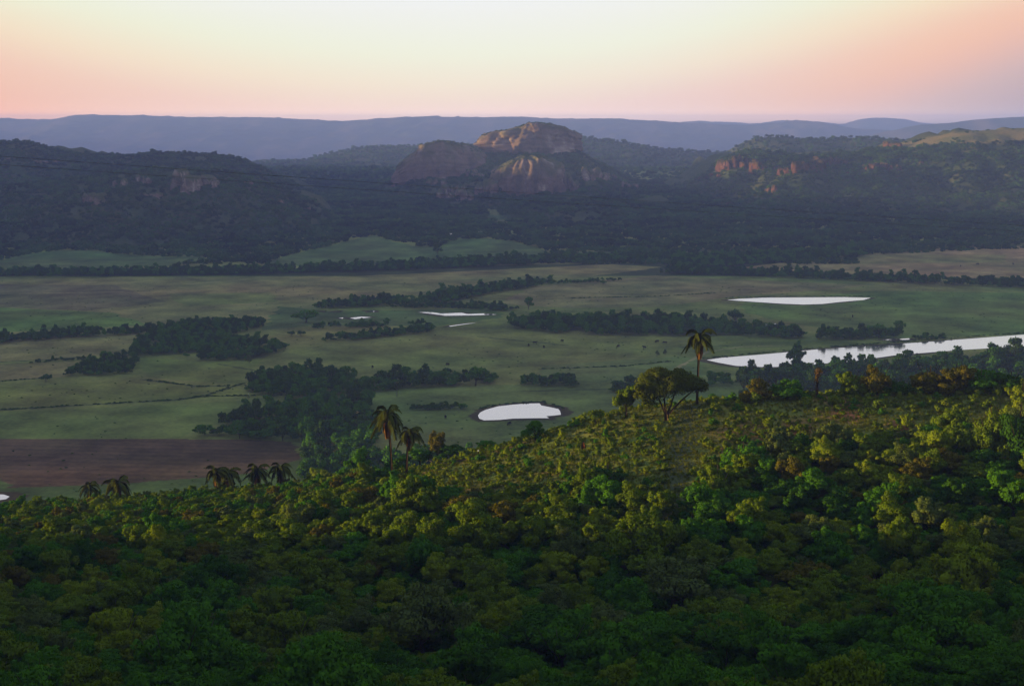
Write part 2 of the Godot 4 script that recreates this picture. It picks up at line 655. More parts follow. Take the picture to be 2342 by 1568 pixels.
const WATERS := [
	[[1093, 950], [1098, 943], [1110, 937], [1139, 929], [1173, 925], [1209, 922.5], [1234, 922], [1238, 927], [1259, 931], [1277, 935], [1281, 940], [1283, 948], [1268, 950], [1249, 951.5], [1256, 956], [1226, 956], [1173, 957], [1142, 960], [1107, 961], [1096, 957]],
	[[1663, 686], [1688, 683.5], [1752, 680.5], [1860, 680], [1928, 679.5], [1992, 681], [1975, 686], [1922, 690.5], [1882, 695], [1838, 696.5], [1790, 694.5], [1728, 690.5]],
	[[1616, 823], [1650, 818], [1742, 810.5], [1825, 803], [1867, 799], [1992, 790.5], [2117, 782], [2342, 765], [2480, 754], [2480, 785], [2342, 792], [2200, 800], [2050, 812], [1950, 826], [1792, 839], [1735, 839], [1683, 836.5], [1642, 829]],
	[[956, 714], [985, 713.5], [1010, 717], [1055, 715], [1070, 718], [1110, 716.5], [1136, 719.5], [1085, 721], [1018, 722], [990, 718]],
	[[2010, 777], [2040, 775.5], [2080, 773.5], [2080, 776.5], [2045, 778]],
	[[-90, 1143], [-40, 1129], [8, 1130.5], [22, 1135], [14, 1141], [-20, 1146]],
	[[1026, 745.5], [1066, 740], [1092, 737.5], [1066, 741.2], [1030, 746.6]],
	[[764, 712], [782, 711], [778, 713.2]], [[838, 711], [856, 710.6], [858, 713], [845, 713.4]], [[774, 727], [786, 726.4], [784, 728.6]], [[800, 727], [826, 724], [850, 725.5], [812, 729.5]], [[740, 711.5], [748, 711], [746, 713]]]


# ---------------------------------------------------------------- rock
func rock_mesh(a: float, b: float, h: float, dome: float, sides: int, rows: int, taper: float, tint: float, green: float, crack: float, outline: Array) -> ArrayMesh:
	var s := Soup.new()
	var sd := rng.randf() * 1000.0
	var strata := []
	for r in rows + 1:
		strata.append(rng.randf_range(-1, 1))
	for r in rows + 1:
		var t := float(r) / rows
		for j in sides:
			var th := TAU * j / sides
			var c := cos(th)
			var q := sin(th)
			var rad := pow(pow(absf(c) / a, 2.5) + pow(absf(q) / b, 2.5), -1.0 / 2.5)
			var edge := clampf((t - 0.8) / 0.2, 0, 1)
			var f: float = 1.0 - taper * t - edge * edge * (0.06 if crack < 0.12 else 0.14) + strata[r] * 0.012
			f -= crack * pow(1.0 - absf(nz3.get_noise_3d(c * 80.0 + sd, t * 30.0, q * 80.0)), 7.0)
			f += crack * 1.5 * nz2.get_noise_3d(c * 110.0 + sd, t * 100.0, q * 110.0)
			f += 0.035 * nz2.get_noise_3d(c * 420.0 + sd, t * 420.0, q * 420.0)
			var g := (c * rad / a + 1.0) * 0.5 * (outline.size() - 1)
			var gi := clampi(int(g), 0, outline.size() - 2)
			var hm: float = lerpf(outline[gi], outline[gi + 1], clampf(g - gi, 0, 1))
			var p := Vector3(c * rad * f, h * hm * t * (1.0 + 0.12 * nz2.get_noise_3d(c * 160.0, sd, q * 160.0)), q * rad * f)
			var stain_ := nz3.get_noise_3d(c * 230.0 + sd, t * 70.0, q * 230.0)
			var patch := nz2.get_noise_3d(c * 170.0, t * 160.0 + sd, q * 170.0)
			var fine := nz2.get_noise_3d(c * 700.0, t * 900.0 + sd, q * 700.0)
			var col := Color(0.135, 0.09, 0.078).lerp(Color(0.32, 0.255, 0.23), clampf(patch * 1.5 + fine * 0.9 + tint - 0.35, 0, 1)).lerp(Color(0.075, 0.055, 0.05), clampf(stain_ * 1.8 + fine * 0.8 - 0.05 - strata[r] * 0.1, 0, 0.85))
			var moss := nz2.get_noise_3d(c * 130.0 + 90.0, t * 200.0, q * 130.0 + sd) + (t - 0.75) * 2.0
			col = col.lerp(Color(0.05, 0.058, 0.02), clampf(moss * 2.0 * green, 0, 0.95))
			s.add(p, Vector3.UP, col)
	for r in rows:
		for j in sides:
			var k := r * sides + j
			var k2 := r * sides + (j + 1) % sides
			s.quad(k, k2, k2 + sides, k + sides)
	var last := rows * sides
	var base_y := 0.0
	for j in sides:
		base_y += s.v[last + j].y / sides
	for ring in range(1, 7):
		var u := 1.0 - ring / 6.5
		for j in sides:
			var p0 := s.v[rows * sides + j]
			var g := (p0.x * u / a + 1.0) * 0.5 * (outline.size() - 1)
			var gi := clampi(int(g), 0, outline.size() - 2)
			var hm: float = lerpf(outline[gi], outline[gi + 1], clampf(g - gi, 0, 1))
			var y := lerpf(h * hm, p0.y, u * u) + dome * (1.0 - u * u) + h * 0.05 * nz2.get_noise_2d(p0.x * u * 6.0 + sd, p0.z * u * 6.0)
			s.add(Vector3(p0.x * u, y, p0.z * u), Vector3.UP, Color(0.055, 0.06, 0.022).lerp(Color(0.2, 0.14, 0.09), clampf(0.6 - green + nz2.get_noise_2d(p0.x * u * 9.0, p0.z * u * 9.0), 0, 1)))
		for j in sides:
			var j2 := (j + 1) % sides
			s.quad(last + j, last + j2, s.v.size() - sides + j2, s.v.size() - sides + j)
		last = s.v.size() - sides
	var mid := outline.size() / 2
	var top := s.add(Vector3(0, h * float(outline[mid]) + dome, 0), Vector3.UP, Color(0.055, 0.06, 0.022))
	for j in sides:
		s.tri(last + j, last + (j + 1) % sides, top)
	s.smooth()
	return s.mesh()


const LEVEL := [1.0, 1.0, 1.0]
var ledges: Array = []


# A crag set into a hillside at a photo point (middle of its foot), of a photo size.
func crag(called: String, owner_: Node3D, vx: float, vy: float, w: float, h: float, tint: float, green := 0.4, dome := 0.1, label := "", taper := 0.12, outline: Array = LEVEL) -> void:
	var big := w > 150.0
	var p := meet(vx, vy, 1000.0)
	var d := -p.z
	if not big:
		# weathered into two or more neighbouring blocks
		var n := clampi(int(w / 13.0), 1, 6)
		for k in n:
			var share := w / n * rng.randf_range(0.9, 1.8)
			var at := vx + (float(k) + 0.5 - n * 0.5) * w / n
			var tall := h * rng.randf_range(0.45, 0.8)
			var rw := share * d / FOCAL * 0.5
			var rh := tall * d / FOCAL
			var deep := maxf(rw * 0.8, rh * 1.3)
			var lift := rng.randf_range(-0.2, 0.1) * rh
			var q := meet(at, vy, 1000.0)
			if absf(q.z - p.z) > 120.0:
				q = at_distance(at, vy, d)
			var o := part(called, rock_mesh(rw, deep, rh * 1.5, rh * 0.02, clampi(int(share * 1.3), 28, 70), clampi(int(tall * 0.7), 10, 30), rng.randf_range(0.05, 0.25), tint + rng.randf_range(-0.25, 0.1), 0.8, 0.22, [rng.randf_range(0.7, 1.0), rng.randf_range(0.85, 1.05), 1.0, rng.randf_range(0.8, 1.0), rng.randf_range(0.6, 1.0)]), mats.red_rock if vx > 1580.0 else mats.rock, owner_)
			o.position = q + Vector3(0, -rh * 0.5 + lift, -deep * rng.randf_range(0.85, 1.0))
			o.rotation.y = rng.randf_range(-0.4, 0.4)
		return
	var rw := w * d / FOCAL * 0.5
	var rh := h * d / FOCAL
	var o := part(called, rock_mesh(rw, rw * 0.75, rh * 1.35, rh * dome, clampi(int(w * 0.9), 24, 180), clampi(int(h * 0.7), 10, 48), taper, tint, green, 0.115, outline), mats.rock, owner_)
	o.position = p + Vector3(0, -rh * 0.35, -rw * 0.5)
	o.set_meta("label", label)
	var a := o.mesh.surface_get_arrays(0)
	for k in a[Mesh.ARRAY_VERTEX].size():
		if a[Mesh.ARRAY_NORMAL][k].y > 0.8 and rng.randf() < 0.22:
			ledges.append(o.position + a[Mesh.ARRAY_VERTEX][k])


func _ready() -> void:
	rng.seed = 20240
	nz.seed = 3
	nz.frequency = 0.01
	nz2.seed = 11
	nz2.frequency = 0.01
	nz2.fractal_octaves = 4
	nz3.seed = 23
	nz3.frequency = 0.012
	nz3.fractal_octaves = 3

	# camera, sky, sun, air
	var cam := Camera3D.new()
	cam.name = "camera"
	cam.fov = 27.37
	cam.near = 0.5
	cam.far = 40000.0
	cam.position = EYE
	cam.rotation.x = -PITCH
	cam.current = true
	add_child(cam)
	var env := Environment.new()
	var pano := PanoramaSkyMaterial.new()
	pano.panorama = make_sky()
	var sky := Sky.new()
	sky.sky_material = pano
	env.background_mode = Environment.BG_SKY
	env.sky = sky
	env.background_energy_multiplier = 0.38
	env.tonemap_mode = Environment.TONE_MAPPER_LINEAR
	env.tonemap_exposure = 2.7
	env.fog_enabled = true
	env.fog_light_color = lin(0.25, 0.37, 1.0)
	env.fog_density = 0.000115
	env.sdfgi_enabled = true
	env.ssao_enabled = true
	env.ssil_enabled = true
	var around := WorldEnvironment.new()
	around.name = "surroundings"
	around.environment = env
	add_child(around)
	var sun := DirectionalLight3D.new()
	sun.name = "sun"
	sun.light_color = lin(1.0, 0.68, 0.22)
	sun.light_energy = 1.6
	sun.light_angular_distance = 0.6
	sun.shadow_enabled = true
	var to_sun := Vector3(-1.0, tan(deg_to_rad(4.5)), 0.06).normalized()
	sun.basis = Basis.looking_at(-to_sun)
	add_child(sun)

	build_materials()
	build_land()
	build_vegetation()
	build_details()
	tell_apart()


func build_materials() -> void:
	leaf_mat("dark_green", 0.029, 0.079, 0.012)
	leaf_mat("mid_green", 0.047, 0.130, 0.014)
	leaf_mat("olive_green", 0.084, 0.130, 0.014)
	leaf_mat("yellow_green", 0.129, 0.174, 0.014)
	leaf_mat("brownish_green", 0.085, 0.080, 0.016)
	leaf_mat("rusty", 0.110, 0.066, 0.020)
	leaf_mat("grey_green", 0.075, 0.105, 0.045)
	leaf_mat("forest", 0.028, 0.064, 0.020)
	leaf_mat("shaded_olive", 0.056, 0.074, 0.012)
	leaf_mat("grass", 0.135, 0.155, 0.022)
	leaf_mat("frond", 0.065, 0.081, 0.016)
	leaf_mat("dead_frond", 0.203, 0.101, 0.034)
	plain_mat("bark", lin(0.12, 0.09, 0.065))
	plain_mat("pale_bark", lin(0.24, 0.17, 0.12))
	plain_mat("dead_wood", lin(0.36, 0.29, 0.25))
	plain_mat("red_earth", lin(0.25, 0.09, 0.05))
	plain_mat("concrete", lin(0.42, 0.40, 0.37))
	plain_mat("white_paint", lin(0.6, 0.58, 0.55), 0.6, 0.4)
	plain_mat("roof", lin(0.5, 0.48, 0.45), 0.5, 0.4)
	plain_mat("dark", lin(0.03, 0.03, 0.03), 0.6)
	plain_mat("cow_black", lin(0.03, 0.025, 0.022), 0.8)
	plain_mat("cow_brown", lin(0.12, 0.06, 0.035), 0.8)
	plain_mat("cable", lin(0.03, 0.03, 0.035), 0.6)
	var grain := noise_tex(0.03, 4, Color(0.72, 0.72, 0.72), Color(1.25, 1.25, 1.25))
	var bumps := noise_tex(0.035, 8, Color.BLACK, Color.WHITE, 512, true)
	for key in ["rock", "hill", "fore"]:
		var m := StandardMaterial3D.new()
		m.vertex_color_use_as_albedo = true
		m.roughness = 0.95
		m.metallic_specular = 0.1
		m.albedo_texture = grain
		m.normal_enabled = true
		m.normal_texture = bumps
		m.normal_scale = 1.0
		m.uv1_triplanar = true
		m.uv1_world_triplanar = true
		m.uv1_scale = Vector3.ONE * {"rock": 0.03, "hill": 0.012, "fore": 0.12}[key]
		mats[key] = m
	var rr: StandardMaterial3D = mats.rock.duplicate()
	rr.albedo_color = Color(0.76, 0.66, 0.64)
	mats.red_rock = rr
	var w := StandardMaterial3D.new()
	w.albedo_color = Color(0.77, 0.755, 0.75)
	w.metallic = 0.95
	w.roughness = 0.09
	var ripple := noise_tex(0.012, 31, Color.BLACK, Color.WHITE, 512, true)
	w.normal_enabled = true
	w.normal_texture = ripple
	w.normal_scale = 0.05
	w.uv1_triplanar = true
	w.uv1_world_triplanar = true
	w.uv1_scale = Vector3(0.012, 0.012, 0.03)
	mats.water = w


func build_land() -> void:
	make_fore()
	add_hill("peaks", 10500.0, 1500.0, 500.0, 20.0, 1.0, [[1200, 300], [1480, 290], [1570, 278], [1600, 276], [1690, 280], [1720, 283], [1790, 274.5], [1880, 279], [1930, 284], [1975, 271], [2020, 268.5], [2070, 272], [2110, 281], [2200, 288], [2600, 300]])
	add_hill("far_ridge", 8500.0, 1700.0, 900.0, 110.0, 0.75, [[-900, 290], [-300, 274], [0, 270], [70, 274], [115, 273], [180, 262], [300, 264], [440, 268], [600, 268], [700, 273], [780, 277], [830, 274], [900, 269], [980, 266], [1100, 268], [1200, 267], [1260, 271], [1390, 271], [1500, 276], [1570, 281], [1700, 286], [1790, 280], [1830, 276], [1880, 278], [1910, 286], [1960, 294], [2050, 298], [2150, 300], [2342, 305], [2700, 310]])
	add_hill("east_ridge", 7000.0, 1500.0, 900.0, 40.0, 0.9, [[1950, 320], [2050, 298], [2110, 285], [2180, 281], [2250, 272], [2342, 267], [2600, 262], [3000, 270]])
	add_hill("low_ridge", 3700.0, 900.0, 800.0, 30.0, 0.9, [[-400, 372], [0, 372], [300, 380], [450, 378], [580, 371], [640, 370], [700, 366], [760, 350], [850, 337], [920, 334], [1000, 332], [1150, 338], [1300, 345]])
	add_hill("back_slope", 3400.0, 900.0, 700.0, 30.0, 0.9, [[1100, 330], [1250, 316], [1330, 316], [1400, 322], [1500, 339], [1600, 349], [1700, 351], [1800, 362], [2000, 380]])
	add_hill("back_knoll", 2900.0, 600.0, 500.0, 20.0, 0.8, [[1560, 400], [1650, 360], [1700, 334], [1730, 318], [1765, 313], [1850, 319], [1900, 321], [1950, 315], [2030, 319], [2100, 325], [2300, 340]])
	add_hill("wooded_hill", 2000.0, 520.0, 500.0, 48.0, 1.0, [[-500, 318], [-300, 322], [0, 327], [40, 328], [80, 336], [130, 350], [180, 355], [280, 358], [370, 352], [410, 353], [440, 358], [510, 358], [545, 366], [580, 384], [640, 415], [700, 440], [760, 468], [850, 500], [950, 540]])
	add_hill("wooded_spur", 1640.0, 360.0, 300.0, 44.0, 0.8, [[-500, 450], [-200, 440], [0, 425], [150, 415], [250, 401], [350, 393], [480, 393], [540, 405], [600, 425], [700, 460], [760, 492], [830, 530], [900, 560], [1000, 600]])
	add_hill("mesa_hill", 2250.0, 800.0, 600.0, 46.0, 1.25, [[640, 470], [760, 440], [860, 420], [900, 405], [960, 385], [1060, 372], [1095, 352], [1150, 345], [1325, 350], [1370, 373], [1440, 408], [1480, 436], [1560, 450], [1650, 475], [1800, 510]])
	add_hill("foothill", 1760.0, 420.0, 350.0, 46.0, 0.9, [[860, 580], [950, 540], [1040, 500], [1130, 480], [1200, 466], [1300, 458], [1400, 458], [1500, 472], [1600, 492], [1750, 530], [1900, 570]])
	add_hill("east_hill", 2150.0, 640.0, 600.0, 55.0, 0.85, [[1330, 500], [1480, 448], [1560, 425], [1620, 395], [1655, 362], [1700, 350], [1740, 345], [1780, 350], [1830, 357], [1880, 355], [1950, 351], [2010, 345], [2060, 338], [2130, 320], [2200, 304], [2342, 293], [2600, 285], [3000, 290]])
	add_hill("west_range", 1300.0, 930.0, 1300.0, 10.0, 0.22, [[-7000, 300], [-4500, 220], [-1700, 192], [-1500, 195], [-1330, 215]])
	add_hill("far_range", 2250.0, 850.0, 420.0, 8.0, 0.3, [[-3500, 300], [-2500, 206], [-700, 201], [-400, 206]])

	# valley floor, out to the horizon
	var xs := PackedFloat32Array([-7000, -5000, -3000, -1800, -1200])
	xs.append_array(steps(-900, 900, 25))
	xs.append_array(PackedFloat32Array([1200, 1800, 3000, 5000, 7000]))
	var ds := PackedFloat32Array([-3500, -1500, -400, 0, 200])
	ds.append_array(steps(300, 1700, 25))
	ds.append_array(PackedFloat32Array([1900, 2100, 2300, 2600, 3000, 4000, 6000, 8000, 10800]))
	var ground := grid_mesh(xs, ds, func(x, d): return apron(x, d), func(_x, _d, _y): return Color.WHITE)
	var gm := StandardMaterial3D.new()
	gm.albedo_texture = make_fields()
	gm.texture_repeat = false
	gm.roughness = 0.95
	gm.metallic_specular = 0.1
	mats.fields = gm
	var a := ground.surface_get_arrays(0)
	var uv := PackedVector2Array()
	for p in a[Mesh.ARRAY_VERTEX]:
		uv.append(Vector2((p.x + GX) / (2.0 * GX), (GD1 + p.z) / (GD1 - GD0)))
	a[Mesh.ARRAY_TEX_UV] = uv
	var g2 := ArrayMesh.new()
	g2.add_surface_from_arrays(Mesh.PRIMITIVE_TRIANGLES, a)
	struct("ground", g2, gm, "flat valley floor of grass fields and one brown ploughed field")

	# pools and river
	for w in WATERS:
		var shape := to_land(w)
		var s := Soup.new()
		for t in Geometry2D.triangulate_polygon(shape):
			s.ix.append(t)
		for p in shape:
			s.add(Vector3(p.x, 0.06, -p.y), Vector3.UP, Color.WHITE)
		for t in range(0, s.ix.size(), 3):
			var f: Vector3 = (s.v[s.ix[t + 2]] - s.v[s.ix[t]]).cross(s.v[s.ix[t + 1]] - s.v[s.ix[t]])
			if f.y < 0:
				var k := s.ix[t + 1]
				s.ix[t + 1] = s.ix[t + 2]
				s.ix[t + 2] = k
		var which := WATERS.find(w)
		struct("river" if which == 2 else "pond" if which in [0, 1, 5] else "pool_water", s.mesh(), mats.water, ["round bright pond in the green pasture, nearest to the hillside", "long thin cream-bright pond in the far right pasture", "wide still river bending in from the right edge behind the woods", "broken strip of bright marsh water beside the middle thicket", "thin bright pool on the far bank of the river", "bright water at the left edge below the ploughed field", "narrow pale stream winding through the marsh"][which] if which < 7 else "")

	# the near hill
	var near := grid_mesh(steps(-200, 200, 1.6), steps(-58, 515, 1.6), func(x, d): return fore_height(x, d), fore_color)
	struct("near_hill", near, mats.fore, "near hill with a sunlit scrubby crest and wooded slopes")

	# far hills
	for h in hills:
		var x0: float = h.xs[0] - 380.0
		var x1: float = h.xs[-1] + 380.0
		var reach: float = 0.46 * h.d + 150.0
		if not h.key.ends_with("range"):
			x0 = maxf(x0, -reach)
			x1 = minf(x1, reach)
		var step: float = h.d / 220.0
		var m := grid_mesh(steps(x0, x1, step), steps(h.d - h.front * 1.15, h.d + h.back, step), func(x, d): return hill_height(h, x, d), hill_color.bind(h.key))
		var names := {"peaks": ["distant_mountains", "palest peaks on the skyline to the right"], "far_ridge": ["far_ridge_mountain", "long flat lavender ridge along the whole skyline"], "east_ridge": ["far_ridge_mountain", "grey-blue ridge rising at the right edge of the skyline"], "low_ridge": ["low_hill", "low blue-green hill behind the left side of the mesa"], "back_slope": ["low_hill", "hazy green slope behind the right side of the mesa"], "back_knoll": ["low_hill", "bare olive double knoll behind the right hill"], "wooded_hill": ["wooded_hill", "dark wooded hill on the left, its crest against the lavender ridge"], "wooded_spur": ["wooded_hill", "wooded spur with pale cliffs in front of the left hill"], "mesa_hill": ["mesa_hill", "wooded hill with the flat-topped sandstone mesa"], "foothill": ["foothill", "wooded foothill in front of the mesa"], "east_hill": ["wooded_hill", "right hill with an ochre grassy plateau and reddish crags"], "west_range": ["wooded_hill", "long wooded range beyond the left edge"], "far_range": ["wooded_hill", "further wooded range beyond the left edge"]}
		h.node = struct(names[h.key][0], m, mats.hill, names[h.key][1])

	build_crags()


func fore_color(x: float, d: float, y: float) -> Color:
	var n := nz2.get_noise_2d(x * 9.0, d * 9.0)
	var n2 := nz3.get_noise_2d(x * 3.0, d * 3.0)
	var c := Color(0.13, 0.135, 0.03).lerp(Color(0.085, 0.115, 0.025), clampf(0.5 + n * 1.5, 0, 1))
	c = c.lerp(Color(0.17, 0.085, 0.038), clampf(n2 * 2.6 - 0.7, 0, 0.75))
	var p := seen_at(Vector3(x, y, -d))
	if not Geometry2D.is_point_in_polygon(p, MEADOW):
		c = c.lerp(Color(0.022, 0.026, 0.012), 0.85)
	var path := Geometry2D.get_closest_point_to_segment(Vector2(x, d), Vector2(31, 240), Vector2(26, 212)).distance_to(Vector2(x, d))
	path = minf(path, Geometry2D.get_closest_point_to_segment(Vector2(x, d), Vector2(26, 212), Vector2(19, 178)).distance_to(Vector2(x, d)))
	c = c.lerp(Color(0.05, 0.06, 0.028), clampf(1.0 - (path - 1.6) / 1.0, 0, 1) * 0.9)
	for r in RED_EARTH:
		c = c.lerp(Color(0.2, 0.085, 0.04), clampf(1.5 - Vector2(x - r[0], (d - r[1]) * 0.6).length() / r[2] + n, 0, 0.9))
	return c


# bare red soil: x, distance, radius
const RED_EARTH := [[33.5, 216.0, 1.0], [31.5, 204.0, 1.1], [46.0, 224.0, 2.2], [56.0, 228.0, 2.6], [62.0, 222.0, 1.8], [12.0, 178.0, 1.6], [-14.0, 236.0, 1.4], [-7.0, 238.0, 1.0], [16.0, 190.0, 1.5]]


func hill_color(x: float, d: float, y: float, key: String) -> Color:
	var n := nz2.get_noise_2d(x * 1.3, d * 1.3)
	var c := Color(0.03, 0.045, 0.017).lerp(Color(0.05, 0.055, 0.022), clampf(0.5 + n * 1.5, 0, 1))
	if key in ["far_ridge", "peaks", "east_ridge"]:
		c = Color(0.035, 0.045, 0.028).lerp(Color(0.085, 0.07, 0.05), clampf(nz2.get_noise_2d(x * 0.4, d * 0.12) * 1.8 + 0.2, 0, 1))
	elif key in ["back_knoll", "back_slope", "low_ridge"]:
		c = c.lerp(Color(0.06, 0.062, 0.03), clampf(0.1 + n * 1.5 + (y - 60.0) * 0.01, 0, 0.7))
	elif key in ["wooded_spur", "foothill", "mesa_hill", "wooded_hill"]:
		var p := seen_at(Vector3(x, y, -d))
		if inside(p.x, p.y, FAR_MEADOWS):
			return Color(0.058, 0.092, 0.036)
	if key == "east_hill":
		var p := seen_at(Vector3(x, y, -d))
		if inside(p.x, p.y, PLATEAU):
			c = Color(0.15, 0.12, 0.05).lerp(Color(0.08, 0.085, 0.033), clampf(0.35 + n * 2.0, 0, 1))
	if key == "mesa_hill":
		c = c.lerp(Color(0.13, 0.10, 0.05), clampf((y - 70.0) * 0.03 + n, 0, 0.7))
	return c


var MEADOW := poly([[860, 1100], [970, 1060], [1100, 1030], [1200, 990], [1330, 950], [1500, 930], [1605, 905], [1900, 885], [2400, 870], [2400, 1010], [2230, 1000], [2050, 1030], [1900, 1030], [1780, 1050], [1660, 1120], [1570, 1180], [1490, 1200], [1400, 1160], [1330, 1110], [1200, 1140], [1050, 1150], [900, 1150]])
var PLATEAU := [PackedVector2Array([Vector2(2035, 335), Vector2(2110, 316), Vector2(2200, 300), Vector2(2500, 270), Vector2(2500, 318), Vector2(2342, 322), Vector2(2250, 328), Vector2(2180, 326), Vector2(2080, 340)])]


func build_crags() -> void:
	var by := {}
	for h in hills:
		by[h.key] = h.node
	var mesa: Node3D = by.mesa_hill
	# the table-top and its shoulders
	crag("rock_cap", mesa, 1210, 348, 240, 62, 0.1, 0.4, 0.02, "flat-topped sandstone cap of the mesa", 0.05, [0.74, 0.8, 0.84, 0.86, 0.93, 1.0, 1.02, 1.02, 1.0, 0.94, 0.8])
	crag("rock_dome", mesa, 1008, 408, 236, 80, 0.0, 0.6, 0.02, "rounded reddish rock shoulder left of the cap", 0.12, [0.5, 0.74, 0.88, 0.96, 1.0, 1.0, 0.99, 0.97, 0.94, 0.9, 0.82])
	crag("rock_buttress", mesa, 1205, 448, 190, 84, 0.05, 0.6, 0.08, "broad grey-pink buttress below the cap", 0.1, [0.68, 0.84, 0.93, 0.98, 1.0, 1.0, 1.0, 0.97, 0.86])
	for r in [[1040, 448, 60, 46, 0.3], [1018, 458, 40, 36, 0.5], [1062, 462, 36, 46, 0.5], [1108, 446, 52, 46, 0.3], [1072, 398, 40, 24, 0.2], [1090, 405, 30, 20, 0.4], [1160, 402, 64, 34, 0.5], [1268, 438, 74, 76, 0.4], [1310, 438, 34, 46, 0.5], [1362, 414, 52, 40, 0.5], [1395, 410, 34, 22, 0.2], [1440, 430, 40, 20, 0.1], [1000, 425, 50, 24, 0.1]]:
		crag("rock_face", mesa, r[0], r[1], r[2], r[3], r[4])
	for r in [[268, 430, 36, 38, 0.7], [322, 422, 40, 30, 0.5], [414, 444, 44, 66, 0.8], [478, 428, 36, 40, 0.7], [205, 468, 46, 46, -0.1], [640, 466, 14, 12, 0.3], [700, 476, 12, 12, 0.4], [560, 420, 26, 12, 0.1], [345, 450, 44, 14, 0.0]]:
		crag("rock_face", by.wooded_spur, r[0], r[1], r[2], r[3], r[4])
	for r in [[105, 372, 60, 10, -0.1], [150, 388, 22, 6, 0.4], [180, 388, 20, 6, 0.4], [20, 368, 20, 14, 0.0]]:
		crag("rock_face", by.wooded_hill, r[0], r[1], r[2], r[3], r[4])
	for r in [[1690, 386, 84, 40, -0.5], [1665, 380, 24, 18, 0.1], [1725, 388, 60, 26, -0.6], [1640, 402, 34, 12, -0.4], [1610, 408, 26, 10, -0.4], [1798, 394, 56, 20, -0.6], [1852, 394, 60, 38, -0.5], [1895, 378, 60, 30, -0.3], [1925, 376, 34, 20, -0.5], [2020, 388, 90, 20, 0.0], [1768, 442, 26, 26, 0.4], [1940, 398, 14, 10, 0.5], [2075, 407, 50, 10, 0.1], [2110, 375, 8, 8, 0.9], [2046, 338, 42, 24, -0.1], [1660, 470, 40, 12, 0.0]]:
		crag("rock_face", by.east_hill, r[0], r[1], r[2], r[3], r[4])


# ---------------------------------------------------------------- plants
var near_crowns := []
var near_trunks := []
var mid_crowns := []
var mid_trunks := []
var far_crowns := []
var shrub_meshes := []
var tuft_meshes := []
var taken := {}

var FAR_MEADOWS := [
	poly([[-60, 606], [0, 596], [44, 584], [102, 576], [146, 572], [219, 573], [262, 580], [321, 584], [373, 587], [467, 587], [480, 593], [437, 600], [379, 609], [320, 609], [204, 615], [73, 613], [-60, 614]]),
	poly([[600, 604], [660, 583], [760, 560], [855, 537], [900, 552], [950, 563], [1000, 566], [1040, 548], [1110, 545], [1180, 552], [1250, 572], [1240, 590], [1100, 592], [900, 602], [720, 610]]),
	poly([[1320, 575], [1400, 576], [1400, 586], [1320, 586]]),
	poly([[1106, 478], [1136, 480], [1163, 513], [1139, 511]]),
	poly([[1600, 573], [1740, 572], [1700, 581], [1600, 581]])]


func make_plant_meshes() -> void:
	for k in 7:
		var R := rng.randf_range(2.8, 3.4)
		var H: float = R * [1.5, 1.2, 1.05, 1.35, 1.6, 0.95, 1.25][k]
		near_crowns.append(crown_mesh(R, H, [9, 11, 13, 8, 10, 12, 7][k], 9000, [0.3, 0.26, 0.28, 0.34, 0.28, 0.25, 0.32][k], 0.1, 0.55))
		near_trunks.append(trunk_mesh(1.6, 0.16, R, H))
	for k in 5:
		var R := rng.randf_range(2.8, 3.3)
		mid_crowns.append(crown_mesh(R, R * [1.5, 1.25, 1.1, 1.4, 1.7][k], 8, 1100, 0.62, 0.05, 0.6))
		mid_trunks.append(trunk_mesh(1.3, 0.15, R, R * 1.3))
	for k in 4:
		far_crowns.append(crown_mesh(3.2, [4.4, 3.6, 5.2, 4.0][k], 6, 200, 1.25, 0.05, 0.7))
	for k in 6:
		shrub_meshes.append(crown_mesh(0.8, [0.9, 0.75, 1.1, 0.8, 1.0, 0.7][k], 6, 1300, 0.17, 0.15, 0.45))
	for k in 4:
		var s := Soup.new()
		for b in 26:
			var a := rng.randf() * TAU
			var p := Vector3(cos(a), 0, sin(a)) * rng.randf() * 0.32
			var lean := Vector3(cos(a), 0, sin(a)) * rng.randf_range(0.05, 0.3)
			var h := rng.randf_range(0.25, 0.6)
			var side := Vector3(-sin(a), 0, cos(a)) * 0.035
			var t := rng.randf_range(0.75, 1.3)
			var col := Color(t * rng.randf_range(0.9, 1.25), t, t * 0.9)
			var n := Vector3(cos(a) * 0.4, 0.9, sin(a) * 0.4).normalized()
			var i := s.add(p - side, n, col)
			s.add(p + side, n, col)
			s.add(p + lean * 0.5 + Vector3(0, h * 0.7, 0) + side * 0.7, n, col)
			s.add(p + lean * 0.5 + Vector3(0, h * 0.7, 0) - side * 0.7, n, col)
			s.add(p + lean * 1.3 + Vector3(0, h, 0), n, col)
			s.quad(i, i + 1, i + 2, i + 3)
			s.tri(i + 3, i + 2, i + 4)
		tuft_meshes.append(s.mesh())


# Room on the ground for a plant of this radius?
func room(p: Vector2, r: float, cell: float, share: float) -> bool:
	var c := Vector2i((p / cell).floor())
	for i in range(-1, 2):
		for j in range(-1, 2):
			for q in taken.get(c + Vector2i(i, j), []):
				if p.distance_to(Vector2(q.x, q.y)) < (r + q.z) * share:
					return false
	if not taken.has(c):
		taken[c] = []
	taken[c].append(Vector3(p.x, p.y, r))
	return true


func plant(called: String, crown: Mesh, trunk: Mesh, mat: String, pos: Vector3, size: Vector3, label: String, category: String, group: String, bark := "bark") -> Node3D:
	var t := thing(called, label, category, pos, rng.randf() * TAU, group)
	t.scale = size
	if trunk:
		part("trunk", trunk, mats[bark], t)
	var c := part("crown" if trunk else "foliage", crown, mats[mat], t)
	if trunk:
		c.position.y = 1.1
	return t


func frame(pos: Vector3, size: Vector3, lift := 0.0) -> Transform3D:
	return Transform3D(Basis(Vector3.UP, rng.randf() * TAU).scaled_local(size), pos + Vector3(0, lift * size.y, 0))


